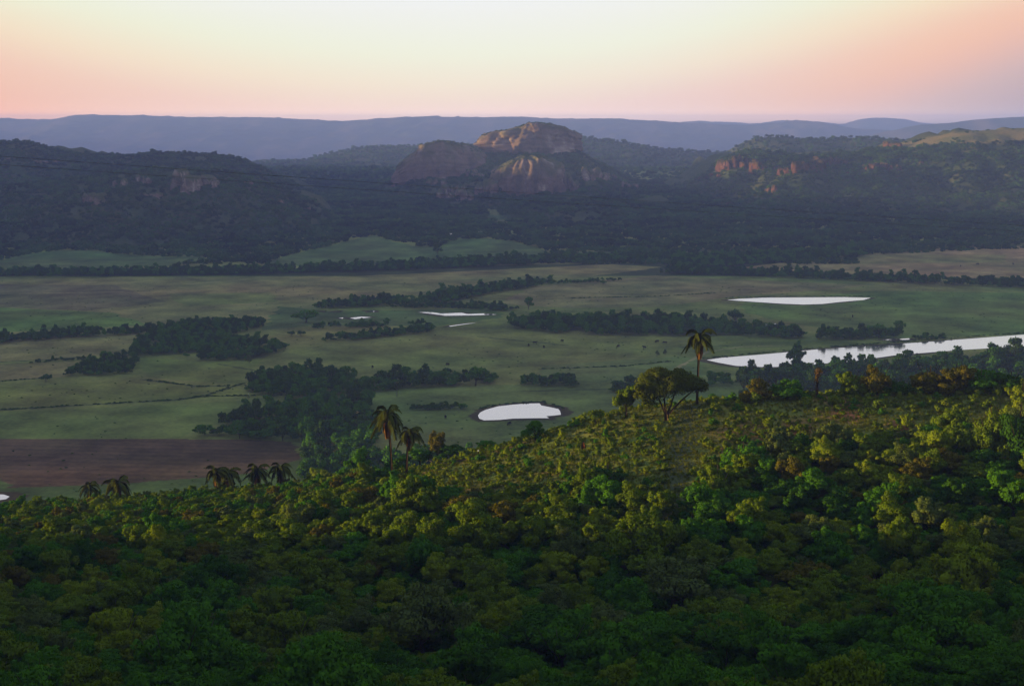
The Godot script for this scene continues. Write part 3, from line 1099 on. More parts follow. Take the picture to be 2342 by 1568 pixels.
const HUE := {"dark_green": "dark-green", "mid_green": "mid-green", "olive_green": "olive", "yellow_green": "yellow-green", "brownish_green": "brownish", "rusty": "rust-brown", "grey_green": "grey-green", "forest": "deep-green"}
const FORM := ["tall domed", "rounded", "lumpy spreading", "oval", "upright", "low spreading", "loose"]


# Where a near plant stands, in words that can be followed in the photograph.
func whereabouts(p: Vector2) -> String:
	var marks := [[885, 1090, "under the pair of tall palms"], [1525, 1000, "below the spreading tree"], [1610, 1000, "below the lone palm"], [1540, 1110, "beside the shaded grass track"], [505, 1140, "below the twin palms"], [250, 1170, "below the far-left palm"], [1225, 1040, "below the little pond tree"], [640, 1150, "beside the two short palms"], [1770, 960, "below the round double bush"], [2280, 1000, "by the great right-edge bush"], [1010, 1090, "by the pale fallen log"], [60, 1200, "at the left edge"], [1400, 1130, "at the meadow's foot"], [2000, 1020, "under the right meadow's bare earth"]]
	var best := ""
	var least := 150.0
	for m in marks:
		var q := Vector2((p.x - m[0]) * 0.8, p.y - m[1]).length()
		if q < least:
			least = q
			best = m[2]
	if best:
		return best
	var side := "left" if p.x < 470 else "centre left" if p.x < 940 else "centre" if p.x < 1400 else "centre right" if p.x < 1870 else "right"
	var row := "upper slope" if p.y < 1180 else "middle slope" if p.y < 1300 else "shaded lower slope" if p.y < 1430 else "dark bottom wood"
	return "on the %s, %s" % [row, side] if row != "dark bottom wood" else "in the %s, %s" % [row, side]


func near_woods() -> void:
	taken.clear()
	var found := []
	for k in 58000:
		var d := sqrt(rng.randf_range(58.0 * 58.0, 275.0 * 275.0))
		var x := rng.randf_range(-1, 1) * (d * 0.43 + 9.0)
		var r := rng.randf_range(1.8, 3.6)
		var lot := rng.randf()
		if lot < 0.35:
			r *= 0.6
		elif lot > 0.88:
			r *= 1.55
		var y := fore_height(x, d)
		var p := seen_at(Vector3(x, y, -d))
		if Geometry2D.is_point_in_polygon(p, MEADOW):
			continue
		if p.x > 1080 and d > 195.0 and p.y < 1010:
			continue
		if p.x > 900 and p.x < 1100 and d > 235:
			continue
		if p.x > 840 and p.x < 990 and d > 215:
			continue
		if d > 190.0:
			r = minf(r, 2.8)
		if d > 222.0 and p.x < 860:
			r = minf(r, 1.5)
		if p.x > 850 and p.x < 970 and p.y < 1150 or p.x > 1050 and p.x < 1320 and p.y < 1190:
			r = minf(r, 1.2)
		var beyond := d > 262.0 - maxf(0.0, x + 20.0) * 0.3
		if beyond and p.x > 860:
			continue
		if not room(Vector2(x, d), r, 12.0, 0.58):
			continue
		var pick := "mid_green"
		var q := rng.randf()
		var tone := nz2.get_noise_2d(x * 6.0, d * 6.0) * 0.9 + rng.randf_range(-0.25, 0.25)
		if q < 0.5 and d > 140:
			q += 0.02
		if d < 140:
			pick = "dark_green" if tone < -0.2 else "mid_green" if tone < 0.28 else "olive_green"
			if q < 0.02:
				pick = "grey_green"
			elif q < 0.025:
				pick = "brownish_green"
		else:
			pick = "dark_green" if tone < -0.38 else "mid_green" if tone < -0.12 else "olive_green" if tone < 0.24 else "yellow_green"
			if q < (0.1 if d > 175.0 else 0.05):
				pick = "brownish_green"
			elif q < 0.2:
				pick = "grey_green"
		found.append({"p": Vector3(x, y, -d), "r": r, "m": pick, "v": p, "k": rng.randi() % near_crowns.size(), "h": rng.randf_range(0.75, 1.4), "share": r / d})
	found.sort_custom(func(a, b): return a.share > b.share)
	var left_over := {}
	for i in found.size():
		var f: Dictionary = found[i]
		var sc := Vector3(f.r / 3.0, f.r / 3.0 * f.h, f.r / 3.0)
		if i < 290:
			plant("tree" if f.r > 1.9 else "bush", near_crowns[f.k], near_trunks[f.k], f.m, f.p, sc, "%s %s %s %s" % [FORM[f.k], HUE[f.m], "tree" if f.r > 1.9 else "bush", whereabouts(f.v)], "tree" if f.r > 1.9 else "bush", "trees and bushes of the near slope")
		else:
			var key: String = "%d/%s" % [f.k, f.m]
			if not left_over.has(key):
				left_over[key] = []
			left_over[key].append(frame(f.p, sc, 0.9))
	var rest := thing("woodland", "unbroken wood of mixed green crowns on the near slope", "woodland")
	rest.set_meta("kind", "stuff")
	for key in left_over:
		var b: PackedStringArray = key.split("/")
		many("canopy", near_crowns[int(b[0])], mats[b[1]], left_over[key], rest)
	print("near trees ", found.size())
	# low growth that fills the gaps
	var low := [[], [], [], [], [], []]
	var tints := [[], [], [], [], [], []]
	for k in 10000:
		var d := sqrt(rng.randf_range(60.0 * 60.0, 280.0 * 280.0))
		var x := rng.randf_range(-1, 1) * (d * 0.43 + 7.0)
		var y := fore_height(x, d)
		if Geometry2D.is_point_in_polygon(seen_at(Vector3(x, y, -d)), MEADOW):
			continue
		var r := rng.randf_range(0.9, 2.4)
		var j := k % 6
		low[j].append(frame(Vector3(x, y - 0.1, -d), Vector3(r, r * rng.randf_range(0.8, 1.3), r)))
		var t := rng.randf_range(0.6, 1.3)
		tints[j].append(Color(t * rng.randf_range(0.8, 1.3), t, t))
	var under := thing("undergrowth", "low leafy undergrowth between the trees of the near slope", "undergrowth")
	under.set_meta("kind", "stuff")
	for j in 6:
		many("foliage", shrub_meshes[j], mats.mid_green, low[j], under, tints[j])


func meadow() -> void:
	taken.clear()
	var found := []
	for k in 9000:
		var d := rng.randf_range(150.0, 252.0)
		var x := rng.randf_range(-30.0, 96.0)
		var y := fore_height(x, d)
		var p := seen_at(Vector3(x, y, -d))
		if not Geometry2D.is_point_in_polygon(p, MEADOW):
			continue
		var track := Geometry2D.get_closest_point_to_segment(Vector2(x, d), Vector2(31, 240), Vector2(24, 200)).distance_to(Vector2(x, d))
		if track < 2.2 or Vector2(x - 26.0, d - 236.0).length() < 4.5:
			continue
		if nz2.get_noise_2d(x * 5.0, d * 5.0) + rng.randf_range(-0.3, 0.3) < -0.2:
			continue
		var r := rng.randf_range(0.5, 1.0)
		if rng.randf() < 0.2:
			r = rng.randf_range(0.9, 1.5)
		if not room(Vector2(x, d), r, 3.0, 0.85):
			continue
		found.append({"p": Vector3(x, y - 0.08, -d), "r": r, "v": p, "share": r / d, "m": ["yellow_green", "yellow_green", "mid_green", "yellow_green", "olive_green", "olive_green"][rng.randi() % 6], "k": rng.randi() % 6})
	found.sort_custom(func(a, b): return a.share > b.share)
	var rest := {}
	for i in found.size():
		var f: Dictionary = found[i]
		var sc := Vector3(f.r, f.r * rng.randf_range(0.95, 1.5), f.r) / 0.8
		if i < 280:
			var w := whereabouts(f.v) if f.v.y > 960 or f.v.x < 1650 else "on the open right meadow" if f.v.y > 925 else "on the right skyline"
			if f.v.x < 1400 and f.v.y < 1060:
				w = "on the meadow edge by the round pond"
			plant("shrub", shrub_meshes[f.k], null, f.m, f.p, sc, "%s %s shrub %s" % [["domed", "flat", "upright", "ragged", "full", "squat"][f.k], HUE[f.m], w], "shrub", "shrubs scattered over the crest meadow")
		else:
			var key: String = "%d/%s" % [f.k, f.m]
			if not rest.has(key):
				rest[key] = []
			rest[key].append(frame(f.p, sc))
	var more := thing("scrub", "smaller shrubs dotted through the crest meadow", "scrub")
	more.set_meta("kind", "stuff")
	for key in rest:
		var b: PackedStringArray = key.split("/")
		many("foliage", shrub_meshes[int(b[0])], mats[b[1]], rest[key], more)
	print("shrubs ", found.size())
	var places := [[], [], [], []]
	var tints := [[], [], [], []]
	for k in 42000:
		var d := rng.randf_range(148.0, 256.0)
		var x := rng.randf_range(-34.0, 98.0)
		var y := fore_height(x, d)
		if not Geometry2D.is_point_in_polygon(seen_at(Vector3(x, y, -d)), MEADOW):
			continue
		var j := k % 4
		var sc := rng.randf_range(0.4, 0.85)
		places[j].append(frame(Vector3(x, y - 0.05, -d), Vector3(sc, sc * rng.randf_range(0.7, 1.3), sc)))
		var t := rng.randf_range(0.65, 1.35)
		tints[j].append(Color(t * rng.randf_range(0.8, 1.12), t, t))
	var g := thing("grass", "olive and straw-coloured grass on the crest meadow", "grass")
	g.set_meta("kind", "stuff")
	for j in 4:
		many("grass_tufts", tuft_meshes[j], mats.grass, places[j], g, tints[j])


# Trees that stand out along the crest: foot x, foot y, crown width, height above foot, mesh, colour, label.
func crest_trees() -> void:
	var list := [
		[1224, 1006, 58, 48, 1, "mid_green", "little dark-green tree on the bare slope in front of the round pond"],
		[1432, 954, 84, 86, 6, "olive_green", "thin airy tree just left of the spreading flat-crowned tree"],
		[1362, 968, 50, 38, 5, "olive_green", "low olive bush on the slope edge left of the airy tree"],
		[1735, 914, 84, 54, 1, "brownish_green", "left half of the round double bush on the crest right of the lone palm"],
		[1800, 912, 84, 52, 2, "mid_green", "greener right half of the round double bush on the crest"],
		[1945, 904, 66, 52, 3, "olive_green", "domed olive tree on the crest right of the rust-coloured snag"],
		[2005, 904, 60, 56, 4, "brownish_green", "brown-tinged tree on the crest behind the right meadow"],
		[2060, 902, 60, 40, 5, "dark_green", "low dark tree in the dip of the right crest"],
		[2125, 898, 74, 60, 0, "brownish_green", "first tall brown-green tree of the row on the right crest"],
		[2185, 898, 80, 66, 3, "brownish_green", "tallest tree of the row on the right crest"],
		[2245, 896, 70, 60, 2, "mid_green", "greener tree of the row on the right crest"],
		[2310, 896, 80, 52, 6, "dark_green", "shaded tree near the right edge of the crest row"],
		[2336, 960, 90, 90, 1, "yellow_green", "bright yellow-green tree cut by the right edge"],
		[2262, 1050, 130, 130, 2, "olive_green", "great olive bush bulging over the meadow at the right edge"],
		[2330, 1070, 120, 150, 1, "dark_green", "big dark bush behind the great olive one at the right edge"],
		[1392, 1118, 96, 62, 1, "dark_green", "dark round bush at the lower rim of the sunlit meadow"],
		[1700, 1075, 120, 70, 2, "mid_green", "broad green bush right of the shaded grass track"],
		[1830, 1035, 110, 56, 5, "dark_green", "low dark thicket bush under the right meadow"],
		[1640, 1150, 110, 84, 3, "olive_green", "olive tree at the bottom of the shaded grass track"],
		[730, 1110, 64, 46, 1, "yellow_green", "bright yellow-green tree left of the pair of tall palms"],
		[768, 1120, 70, 40, 5, "yellow_green", "lower golden-green bush beside the bright tree left of the tall palms"]]
	for t in list:
		var p := meet(t[0], t[1], 90.0, 300.0)
		var d := -p.z
		var R: float = t[2] * d / FOCAL * (0.66 if t[0] > 1900 and t[1] < 908 else 0.5)
		var H: float = t[3] * d / FOCAL
		var low: bool = t[0] > 1500 or t[0] == 1392
		var o := plant("tree" if H > 3.2 else "bush", near_crowns[t[4]], near_trunks[t[4]], t[5], p, Vector3(R / 3.0, H / (3.6 if low else 4.9), R / 3.0), t[6], "tree" if H > 3.2 else "bush", "")
		if low:
			o.get_child(1).position.y = -0.25
	# further down behind the crest
	for t in [[1000, 1046, 62, 66, 1, "brownish_green", "round russet tree behind the slope right of the tall palms", 262.0], [1030, 1062, 90, 50, 2, "dark_green", "dark bush tucked behind the pale fallen log", 262.0], [1110, 1048, 70, 42, 0, "mid_green", "green tree behind the slope below the round pond", 262.0], [960, 1075, 80, 50, 3, "mid_green", "green tree behind the feet of the tall palms", 262.0], [820, 1085, 70, 50, 4, "mid_green", "upright green tree just left of the tallest palm's foot", 262.0]]:
		var q := at_distance(t[0], t[1], t[7])
		q.y = minf(q.y, land(q.x, t[7]) + 2.0)
		var R: float = t[2] * t[7] / FOCAL * 0.5
		var top := at_distance(t[0], t[1] - t[3], t[7]).y
		plant("tree", near_crowns[t[4]], near_trunks[t[4]], t[5], Vector3(q.x, land(q.x, t[7]), q.z), Vector3(R / 3.3, (top - land(q.x, t[7])) / 4.9, R / 3.3), t[6], "tree", "")

	# the spreading tree
	var foot := meet(1525, 960, 150.0, 300.0)
	var o := thing("spreading_tree", "spreading flat-crowned tree with forked bare limbs beside the lone palm", "tree", foot)
	var s := Soup.new()
	tube(s, [Vector3(0, -0.5, 0), Vector3(-0.05, 0.4, 0), Vector3(-0.1, 1.0, 0)], [0.5, 0.38, 0.34], 9)
	for l in [[[-0.15, 0.8, 0], [-0.9, 2.6, 0.1], [-1.9, 4.4, 0], [-2.9, 5.8, 0.2]], [[-0.1, 0.9, 0.1], [-0.45, 3.0, 0.4], [-0.6, 4.9, 0.6], [-0.9, 6.6, 0.5]], [[0.0, 0.8, -0.1], [0.7, 2.6, -0.2], [1.2, 4.3, -0.2], [1.5, 6.2, -0.3]], [[0.05, 0.7, 0.1], [1.0, 1.9, 0.2], [2.5, 3.5, 0.1], [4.1, 4.8, 0.0], [5.3, 5.7, 0.1]]]:
		var pts := []
		for q in l:
			pts.append(Vector3(q[0], q[1], q[2]))
		var rad := []
		for k in pts.size():
			rad.append(lerpf(0.2, 0.06, float(k) / (pts.size() - 1)))
		tube(s, pts, rad, 7)
		for k in 5:
			var a: Vector3 = pts[-2].lerp(pts[-1], rng.randf())
			tube(s, [a, a + Vector3(rng.randf_range(-0.7, 0.8), rng.randf_range(0.5, 1.0), rng.randf_range(-0.8, 0.8)), a + Vector3(rng.randf_range(-1.5, 1.6), rng.randf_range(0.9, 1.6), rng.randf_range(-1.5, 1.5))], [0.06, 0.04, 0.015], 5)
	part("trunk", s.mesh(), mats.pale_bark, o)
	var f := Soup.new()
	var lobes := [[Vector3(-1.2, 6.0, 0), Vector3(3.2, 1.3, 2.2)], [Vector3(2.4, 6.1, 0), Vector3(3.0, 1.0, 2.0)], [Vector3(-3.0, 4.9, 0), Vector3(1.7, 1.6, 1.6)]]
	for l in [[-3.2, 6.0, 0, 2.0, 2.0, 2.1], [-1.4, 7.2, -0.5, 2.2, 1.6, 2.2], [0.9, 6.9, 0.3, 2.2, 1.4, 2.2], [3.0, 6.6, 0, 2.1, 1.5, 2.1], [4.8, 6.0, 0.2, 1.7, 1.3, 1.6], [-4.0, 4.6, 0.4, 1.3, 1.6, 1.4], [-3.0, 3.4, 0.8, 1.2, 1.1, 1.1], [-0.4, 5.4, 1.2, 1.9, 1.3, 1.4], [2.2, 5.6, 1.0, 1.8, 1.0, 1.4], [5.9, 5.5, 0, 0.9, 0.8, 0.9], [-1.6, 4.6, 0.9, 1.3, 1.2, 1.2]]:
		lobes.append([Vector3(l[0], l[1], l[2]), Vector3(l[3], l[4], l[5])])
		for k in 4:
			lobes.append([Vector3(l[0], l[1], l[2]) + Vector3(rng.randf_range(-1, 1) * l[3], rng.randf_range(-0.2, 0.9) * l[4], rng.randf_range(-1, 1) * l[5]), Vector3(l[3], l[4], l[5]) * rng.randf_range(0.3, 0.45)])
	for l in lobes:
		l[1] *= 1.12
	foliage(f, lobes, 26000, 0.38, 0.4)
	part("crown", f.mesh(), mats.shaded_olive, o)

	# rust-coloured snag on the right crest
	var base := meet(1868, 908, 150.0, 300.0)
	var snag := thing("dead_tree", "rust-coloured dead tree standing alone between the crest bushes", "dead tree", base)
	var ts := Soup.new()
	tube(ts, [Vector3(0, -0.5, 0), Vector3(0.05, 1.5, 0), Vector3(-0.05, 3.2, 0.1), Vector3(0.2, 4.7, 0)], [0.26, 0.2, 0.16, 0.05], 7)
	for k in 7:
		var a := Vector3(0.05, rng.randf_range(2.2, 4.2), 0)
		tube(ts, [a, a + Vector3(rng.randf_range(-0.5, 0.6), 0.5, rng.randf_range(-0.5, 0.5)), a + Vector3(rng.randf_range(-0.8, 0.9), 0.9, rng.randf_range(-0.7, 0.7))], [0.07, 0.05, 0.02], 5)
	part("trunk", ts.mesh(), mats.pale_bark, snag)
	var fs := Soup.new()
	foliage(fs, [[Vector3(0.2, 4.4, 0), Vector3(0.75, 0.9, 0.7)], [Vector3(-0.1, 3.2, 0), Vector3(0.4, 0.9, 0.4)], [Vector3(0, 1.2, 0), Vector3(0.35, 1.2, 0.35)]], 700, 0.2, 0.3)
	part("withered_leaves", fs.mesh(), mats.rusty, snag)


# ---------------------------------------------------------------- palms
var frond_meshes := []


func make_fronds() -> void:
	for k in 4:
		var s := Soup.new()
		var rise: float = [1.05, 0.7, 0.35, -0.1][k]
		var sag: float = [0.95, 1.15, 1.2, 0.85][k]
		var L := 3.0
		var pts := []
		for i in 12:
			var t := i / 11.0
			pts.append(Vector3(L * (t - 0.22 * t * t * sag), L * (rise * t * (1.0 - 0.3 * t) - sag * t * t * 0.75), 0.12 * sin(t * 3.0 + k)))
		var rad := []
		for i in 12:
			rad.append(lerpf(0.045, 0.008, i / 11.0))
		tube(s, pts, rad, 5, Color(1.1, 1.0, 0.9))
		for i in 44:
			var t := 0.08 + 0.92 * i / 43.0
			var g := t * 11.0
			var b := mini(int(g), 10)
			var p: Vector3 = pts[b].lerp(pts[b + 1], g - b)
			var dir: Vector3 = (pts[b + 1] - pts[b]).normalized()
			for side in [-1.0, 1.0]:
				var len_ := (0.28 + 0.42 * sin(PI * pow(t, 0.8))) * rng.randf_range(0.85, 1.1)
				var o := (dir * 0.55 + Vector3(0, rng.randf_range(-0.5, 0.15), side * 0.85)).normalized()
				var m := p + o * len_ * 0.5
				var e := p + o * len_ + Vector3(0, -len_ * 0.45, 0)
				var w := dir * 0.042
				var nn := Vector3(0.1, 0.9, side * 0.3).normalized()
				var tone := rng.randf_range(0.75, 1.25)
				var col := Color(tone, tone, tone)
				var q := s.add(p - w, nn, col)
				s.add(p + w, nn, col)
				s.add(m + w * 1.3, nn, col)
				s.add(m - w * 1.3, nn, col)
				s.add(e, nn, col)
				s.quad(q, q + 1, q + 2, q + 3)
				s.tri(q + 3, q + 2, q + 4)
		frond_meshes.append(s.mesh())


func palm(foot: Vector3, h: float, reach: float, lean: Vector3, fronds: int, label: String, dead := 4, group := "") -> void:
	var o := thing("palm_tree", label, "palm", foot, 0.0, group)
	var s := Soup.new()
	var pts := []
	var rad := []
	for k in 15:
		var t := k / 14.0
		pts.append(Vector3(lean.x * t * t, -0.5 + (h + 0.5) * t, lean.z * t * t))
		rad.append(lerpf(0.24, 0.15, t) + (0.05 if k == 0 else 0.0) + (0.012 if k % 2 else 0.0) + (0.09 if k == 14 else 0.0))
	tube(s, pts, rad, 9)
	part("trunk", s.mesh(), mats.pale_bark, o)
	var top := Vector3(lean.x, h, lean.z)
	for k in fronds:
		var level := float(k) / fronds
		var m := 0 if level < 0.2 else 1 if level < 0.5 else 2 if level < 0.8 else 3
		var f := part("frond", frond_meshes[m], mats.frond, o)
		f.position = top + Vector3(0, 0.25 - level * 0.35, 0)
		f.rotation = Vector3(rng.randf_range(-0.25, 0.25), k * 2.399 + rng.randf_range(-0.3, 0.3), rng.randf_range(-0.15, 0.15))
		f.scale = Vector3(1.0, rng.randf_range(0.75, 1.3), 1.0) * reach / 2.6 * rng.randf_range(0.82, 1.14)
	for k in dead:
		var f := part("dead_frond", frond_meshes[3], mats.dead_frond, o)
		f.position = top + Vector3(0, -0.25, 0)
		f.rotation = Vector3(0, k * 1.9 + 2.6, -0.75)
		f.scale = Vector3.ONE * reach / 2.9


func palms() -> void:
	make_fronds()
	# foot x, crown x, crown y, distance, reach
	var list := [
		[888, 886, 950, 238.0, 3.3, 24, "taller left palm of the pair standing above the wooded valley", 6],
		[935, 936, 990, 243.0, 2.6, 20, "shorter right palm of the pair, half behind its taller neighbour", 5],
		[1604, 1600, 772, 239.0, 3.0, 20, "lone tall palm rising beside the spreading tree on the crest", 4],
		[497, 495, 1080, 258.0, 2.8, 19, "left one of the twin palms at the edge of the ploughed field", 3],
		[519, 520, 1082, 261.0, 2.9, 20, "right one of the twin palms at the edge of the ploughed field", 2],
		[588, 588, 1078, 262.0, 2.8, 19, "short palm between the twin palms and the bright green trees", 4],
		[638, 642, 1070, 262.0, 2.7, 18, "short leaning palm nearest to the bright yellow-green trees", 4],
		[270, 268, 1108, 258.0, 3.1, 22, "broad palm with hanging dead fronds far left by the ploughed field", 5],
		[205, 205, 1115, 262.0, 2.3, 17, "small palm peeping out left of the broad far-left palm", 2]]
	for t in list:
		var c := at_distance(t[1], t[2], t[3])
		var a := at_distance(t[0], t[2], t[3])
		var y := land(a.x, t[3])
		var sway := rng.randf_range(-0.5, 0.5)
		palm(Vector3(a.x - sway, y, a.z), c.y - y, t[4], Vector3(c.x - a.x + sway, 0, rng.randf_range(-0.5, 0.5)), t[5], t[6], t[7])


# ---------------------------------------------------------------- woods on the valley floor
var valley := []


# Trees stand over the area whose photo outline is given (where their feet are).
func wood(outline: Array, spacing: float, r0: float, r1: float, colors: Array, where: String, tall := 1.0) -> void:
	var shape := to_land(outline)
	var lo := shape[0]
	var hi := shape[0]
	for p in shape:
		lo = lo.min(p)
		hi = hi.max(p)
	var patch := []
	var n := int((hi.x - lo.x) * (hi.y - lo.y) / (spacing * spacing) * 6.0)
	taken.clear()
	for k in n:
		var p := Vector2(rng.randf_range(lo.x, hi.x), rng.randf_range(lo.y, hi.y))
		if not Geometry2D.is_point_in_polygon(p, shape):
			continue
		if nz2.get_noise_2d(p.x * 2.5, p.y * 2.5) < -0.27:
			continue
		var r := rng.randf_range(r0, r1) * (1.3 if rng.randf() < 0.08 else 1.0)
		if not room(p, r, r1 * 2.2, 0.5):
			continue
		patch.append({"p": Vector3(p.x, apron(p.x, p.y), -p.y), "r": r, "m": colors[rng.randi() % colors.size()], "k": rng.randi() % 5, "h": tall * rng.randf_range(0.7, 1.45) * 1.05, "share": r / p.y, "where": where})
	valley.append_array(patch)


func lone(vx: float, vy: float, w: float, h: float, k: int, color: String, label: String) -> void:
	var p := on_flat(vx, vy)
	p.y = apron(p.x, -p.z)
	var d := -p.z
	plant("valley_tree", mid_crowns[k], mid_trunks[k], color, p, Vector3(w * d / FOCAL / 6.2, h * d / FOCAL / 5.0, w * d / FOCAL / 6.2), label, "tree", "")


func valley_woods() -> void:
	var dk := ["dark_green", "dark_green", "forest", "mid_green"]
	var mx := ["dark_green", "mid_green", "forest", "mid_green"]
	wood([[-60, 636], [0, 634], [400, 632], [800, 623], [1100, 613], [1400, 601], [1560, 600], [1560, 592], [1300, 592], [1100, 600], [800, 612], [400, 622], [0, 624], [-60, 625]], 5.0, 2.2, 3.6, dk, "in the far valley-edge line")
	wood([[1505, 627], [1560, 628], [1700, 632], [1900, 640], [2100, 649], [2400, 662], [2400, 650], [2100, 640], [1900, 631], [1700, 623], [1560, 620]], 5.0, 2.2, 3.8, dk, "in the line below the pink pasture")
	wood([[1540, 615], [1660, 612], [1800, 603], [1980, 590], [1950, 582], [1760, 588], [1600, 592], [1540, 600]], 5.0, 2.2, 3.6, mx, "in the tongue above the right line")
	wood([[720, 708], [800, 704], [1000, 696], [1150, 668], [1262, 652], [1262, 645], [1150, 652], [1060, 668], [960, 682], [820, 692], [730, 700]], 4.5, 2.0, 3.4, mx, "in the diagonal thicket")
	wood([[860, 706], [1000, 704], [1150, 712], [1190, 708], [1100, 696], [1000, 696]], 4.5, 1.4, 2.2, dk, "in the low marsh thicket", 0.8)
	wood([[1262, 650], [1420, 644], [1420, 640], [1262, 646]], 5.0, 1.0, 2.0, dk, "in the thin far hedge", 0.8)
	wood([[-60, 792], [0, 788], [150, 773], [330, 765], [450, 755], [600, 748], [600, 738], [450, 744], [330, 757], [150, 763], [0, 775], [-60, 780]], 4.5, 1.6, 3.0, dk, "in the left hedge")
	wood([[303, 826], [317, 812], [410, 814], [467, 826], [567, 824], [627, 810], [654, 796], [630, 783], [560, 785], [510, 770], [590, 752], [590, 740], [450, 740], [370, 758], [320, 785], [300, 805]], 4.5, 1.8, 3.2, mx, "in the wood left of the marsh")
	wood([[140, 870], [293, 854], [312, 828], [302, 806], [215, 828], [160, 850]], 4.5, 1.6, 2.8, dk, "in the tail of the left wood")
	wood([[60, 832], [220, 822], [220, 818], [60, 828]], 5.0, 0.8, 1.6, dk, "in the thin hedge at the left", 0.8)
	wood([[715, 753], [800, 750], [900, 748], [985, 752], [985, 745], [880, 742], [720, 744]], 4.0, 1.3, 2.2, mx, "on the bush island", 0.9)
	wood([[738, 783], [850, 775], [995, 758], [980, 750], [860, 765], [745, 774]], 4.0, 1.6, 2.8, mx, "in the tongue below the marsh", 0.9)
	wood([[1168, 752], [1300, 766], [1580, 769], [1700, 768], [1830, 778], [1840, 768], [1700, 752], [1560, 736], [1400, 732], [1240, 732], [1175, 740]], 5.0, 2.4, 4.2, mx, "in the wood behind the lone palm")
	wood([[1820, 796], [1872, 793], [1872, 784], [1825, 784]], 4.5, 1.8, 2.6, mx, "in the far-bank grove")
	wood([[1870, 779], [1920, 778], [2060, 774], [2060, 766], [1950, 767], [1870, 770]], 4.5, 2.4, 3.8, dk, "in the far-bank grove")
	wood([[2090, 778], [2200, 775], [2200, 769], [2090, 772]], 5.0, 0.9, 1.8, dk, "among the far-bank bushes", 0.8)
	wood([[555, 893], [600, 905], [700, 918], [840, 897], [1000, 887], [1135, 877], [1130, 866], [1000, 870], [850, 870], [760, 860], [660, 850], [600, 862]], 4.5, 2.2, 3.8, mx, "in the belt left of the pond")
	wood([[440, 1002], [480, 980], [560, 955], [650, 945], [700, 925], [840, 920], [855, 970], [860, 1010], [830, 1060], [720, 1060], [690, 1012], [560, 1007]], 4.6, 2.2, 3.9, ["dark_green", "mid_green", "mid_green", "forest"], "by the ploughed field")
	wood([[700, 1060], [840, 1060], [1100, 1055], [1160, 1062], [1160, 1100], [680, 1110]], 4.6, 2.2, 3.6, mx, "in the wood below the tall palms")
	wood([[930, 940], [1068, 938], [1060, 930], [940, 934]], 4.0, 1.2, 2.0, dk, "in the low row by the pond", 0.8)
	wood([[1188, 884], [1325, 886], [1322, 872], [1195, 872]], 4.5, 2.0, 3.2, dk, "in the oval clump above the pond")
	wood([[1402, 898], [1462, 898], [1460, 884], [1406, 884]], 4.5, 2.0, 3.0, dk, "in the clump behind the spreading tree")
	wood([[1618, 884], [1720, 880], [1830, 872], [1830, 858], [1720, 862], [1620, 870]], 4.5, 2.2, 3.4, dk, "in the line right of the lone palm")
	wood([[1700, 890], [1790, 868], [1830, 842], [2000, 847], [2150, 835], [2342, 822], [2480, 816], [2480, 915], [1700, 915]], 5.2, 2.4, 4.4, dk, "in the riverside wood", 1.1)
	lone(700, 737, 66, 36, 1, "mid_green", "big round tree standing alone at the left end of the marsh")
	lone(1209, 708, 30, 32, 0, "mid_green", "pale green tree alone at the tip of the diagonal thicket")
	lone(667, 768, 22, 13, 2, "dark_green", "left one of two small round bushes below the big marsh tree")
	lone(688, 768, 24, 14, 2, "dark_green", "right one of two small round bushes below the big marsh tree")
	lone(105, 872, 32, 22, 1, "dark_green", "dark bush alone at the tip of the left wood")
	lone(570, 832, 18, 24, 0, "grey_green", "slim pale tree in front of the thick left wood")
	lone(1503, 815, 14, 14, 3, "grey_green", "left one of two saplings out in the pasture left of the lone palm")
	lone(1521, 814, 14, 16, 3, "grey_green", "right one of two saplings out in the pasture left of the lone palm")
	lone(2046, 584, 14, 10, 1, "dark_green", "single dark bush out in the pink pasture at the right")
	lone(1380, 650, 18, 9, 2, "mid_green", "lone bush in the far pasture right of the diagonal thicket")
	lone(1682, 740, 40, 42, 1, "dark_green", "tall dark tree above the right end of the large wood")
	lone(1822, 838, 60, 52, 3, "dark_green", "tallest dark tree of the riverside wood, against the bright river")
	lone(1088, 882, 60, 58, 1, "mid_green", "tall bright-topped tree near the right end of the belt by the round pond")
	lone(758, 872, 34, 42, 0, "dark_green", "tree poking up in the middle of the belt left of the round pond")
	lone(1000, 590, 26, 34, 4, "forest", "dark upright tree alone on the green slope under the mesa")
	lone(2010, 772, 60, 40, 1, "mid_green", "broad crowned tree at the right end of the far-bank grove")

	valley.sort_custom(func(a, b): return a.share > b.share)
	var left_over := {}
	for i in valley.size():
		var f: Dictionary = valley[i]
		var sc := Vector3(f.r / 3.0, f.r / 3.0 * f.h, f.r / 3.0)
		if i < 262:
			plant("valley_tree", mid_crowns[f.k], mid_trunks[f.k], f.m, f.p, sc, "%s %s tree %s" % [["tall domed", "rounded", "broad", "oval", "upright"][f.k], HUE[f.m], f.where], "tree", "trees of the valley woods")
		else:
			var key: String = "%d/%s" % [f.k, f.m]
			if not left_over.has(key):
				left_over[key] = []
			left_over[key].append(frame(f.p, sc, 0.7))
	print("valley trees ", valley.size())
	var rest := thing("valley_woodland", "belts and clumps of dark trees across the valley floor", "woodland")
	rest.set_meta("kind", "stuff")
	for key in left_over:
		var b: PackedStringArray = key.split("/")
		many("canopy", mid_crowns[int(b[0])], mats[b[1]], left_over[key], rest)
	# rushes, thistles and bushes dotted over pastures, ditches and banks
	var places := [[], []]
	var tints := [[], []]
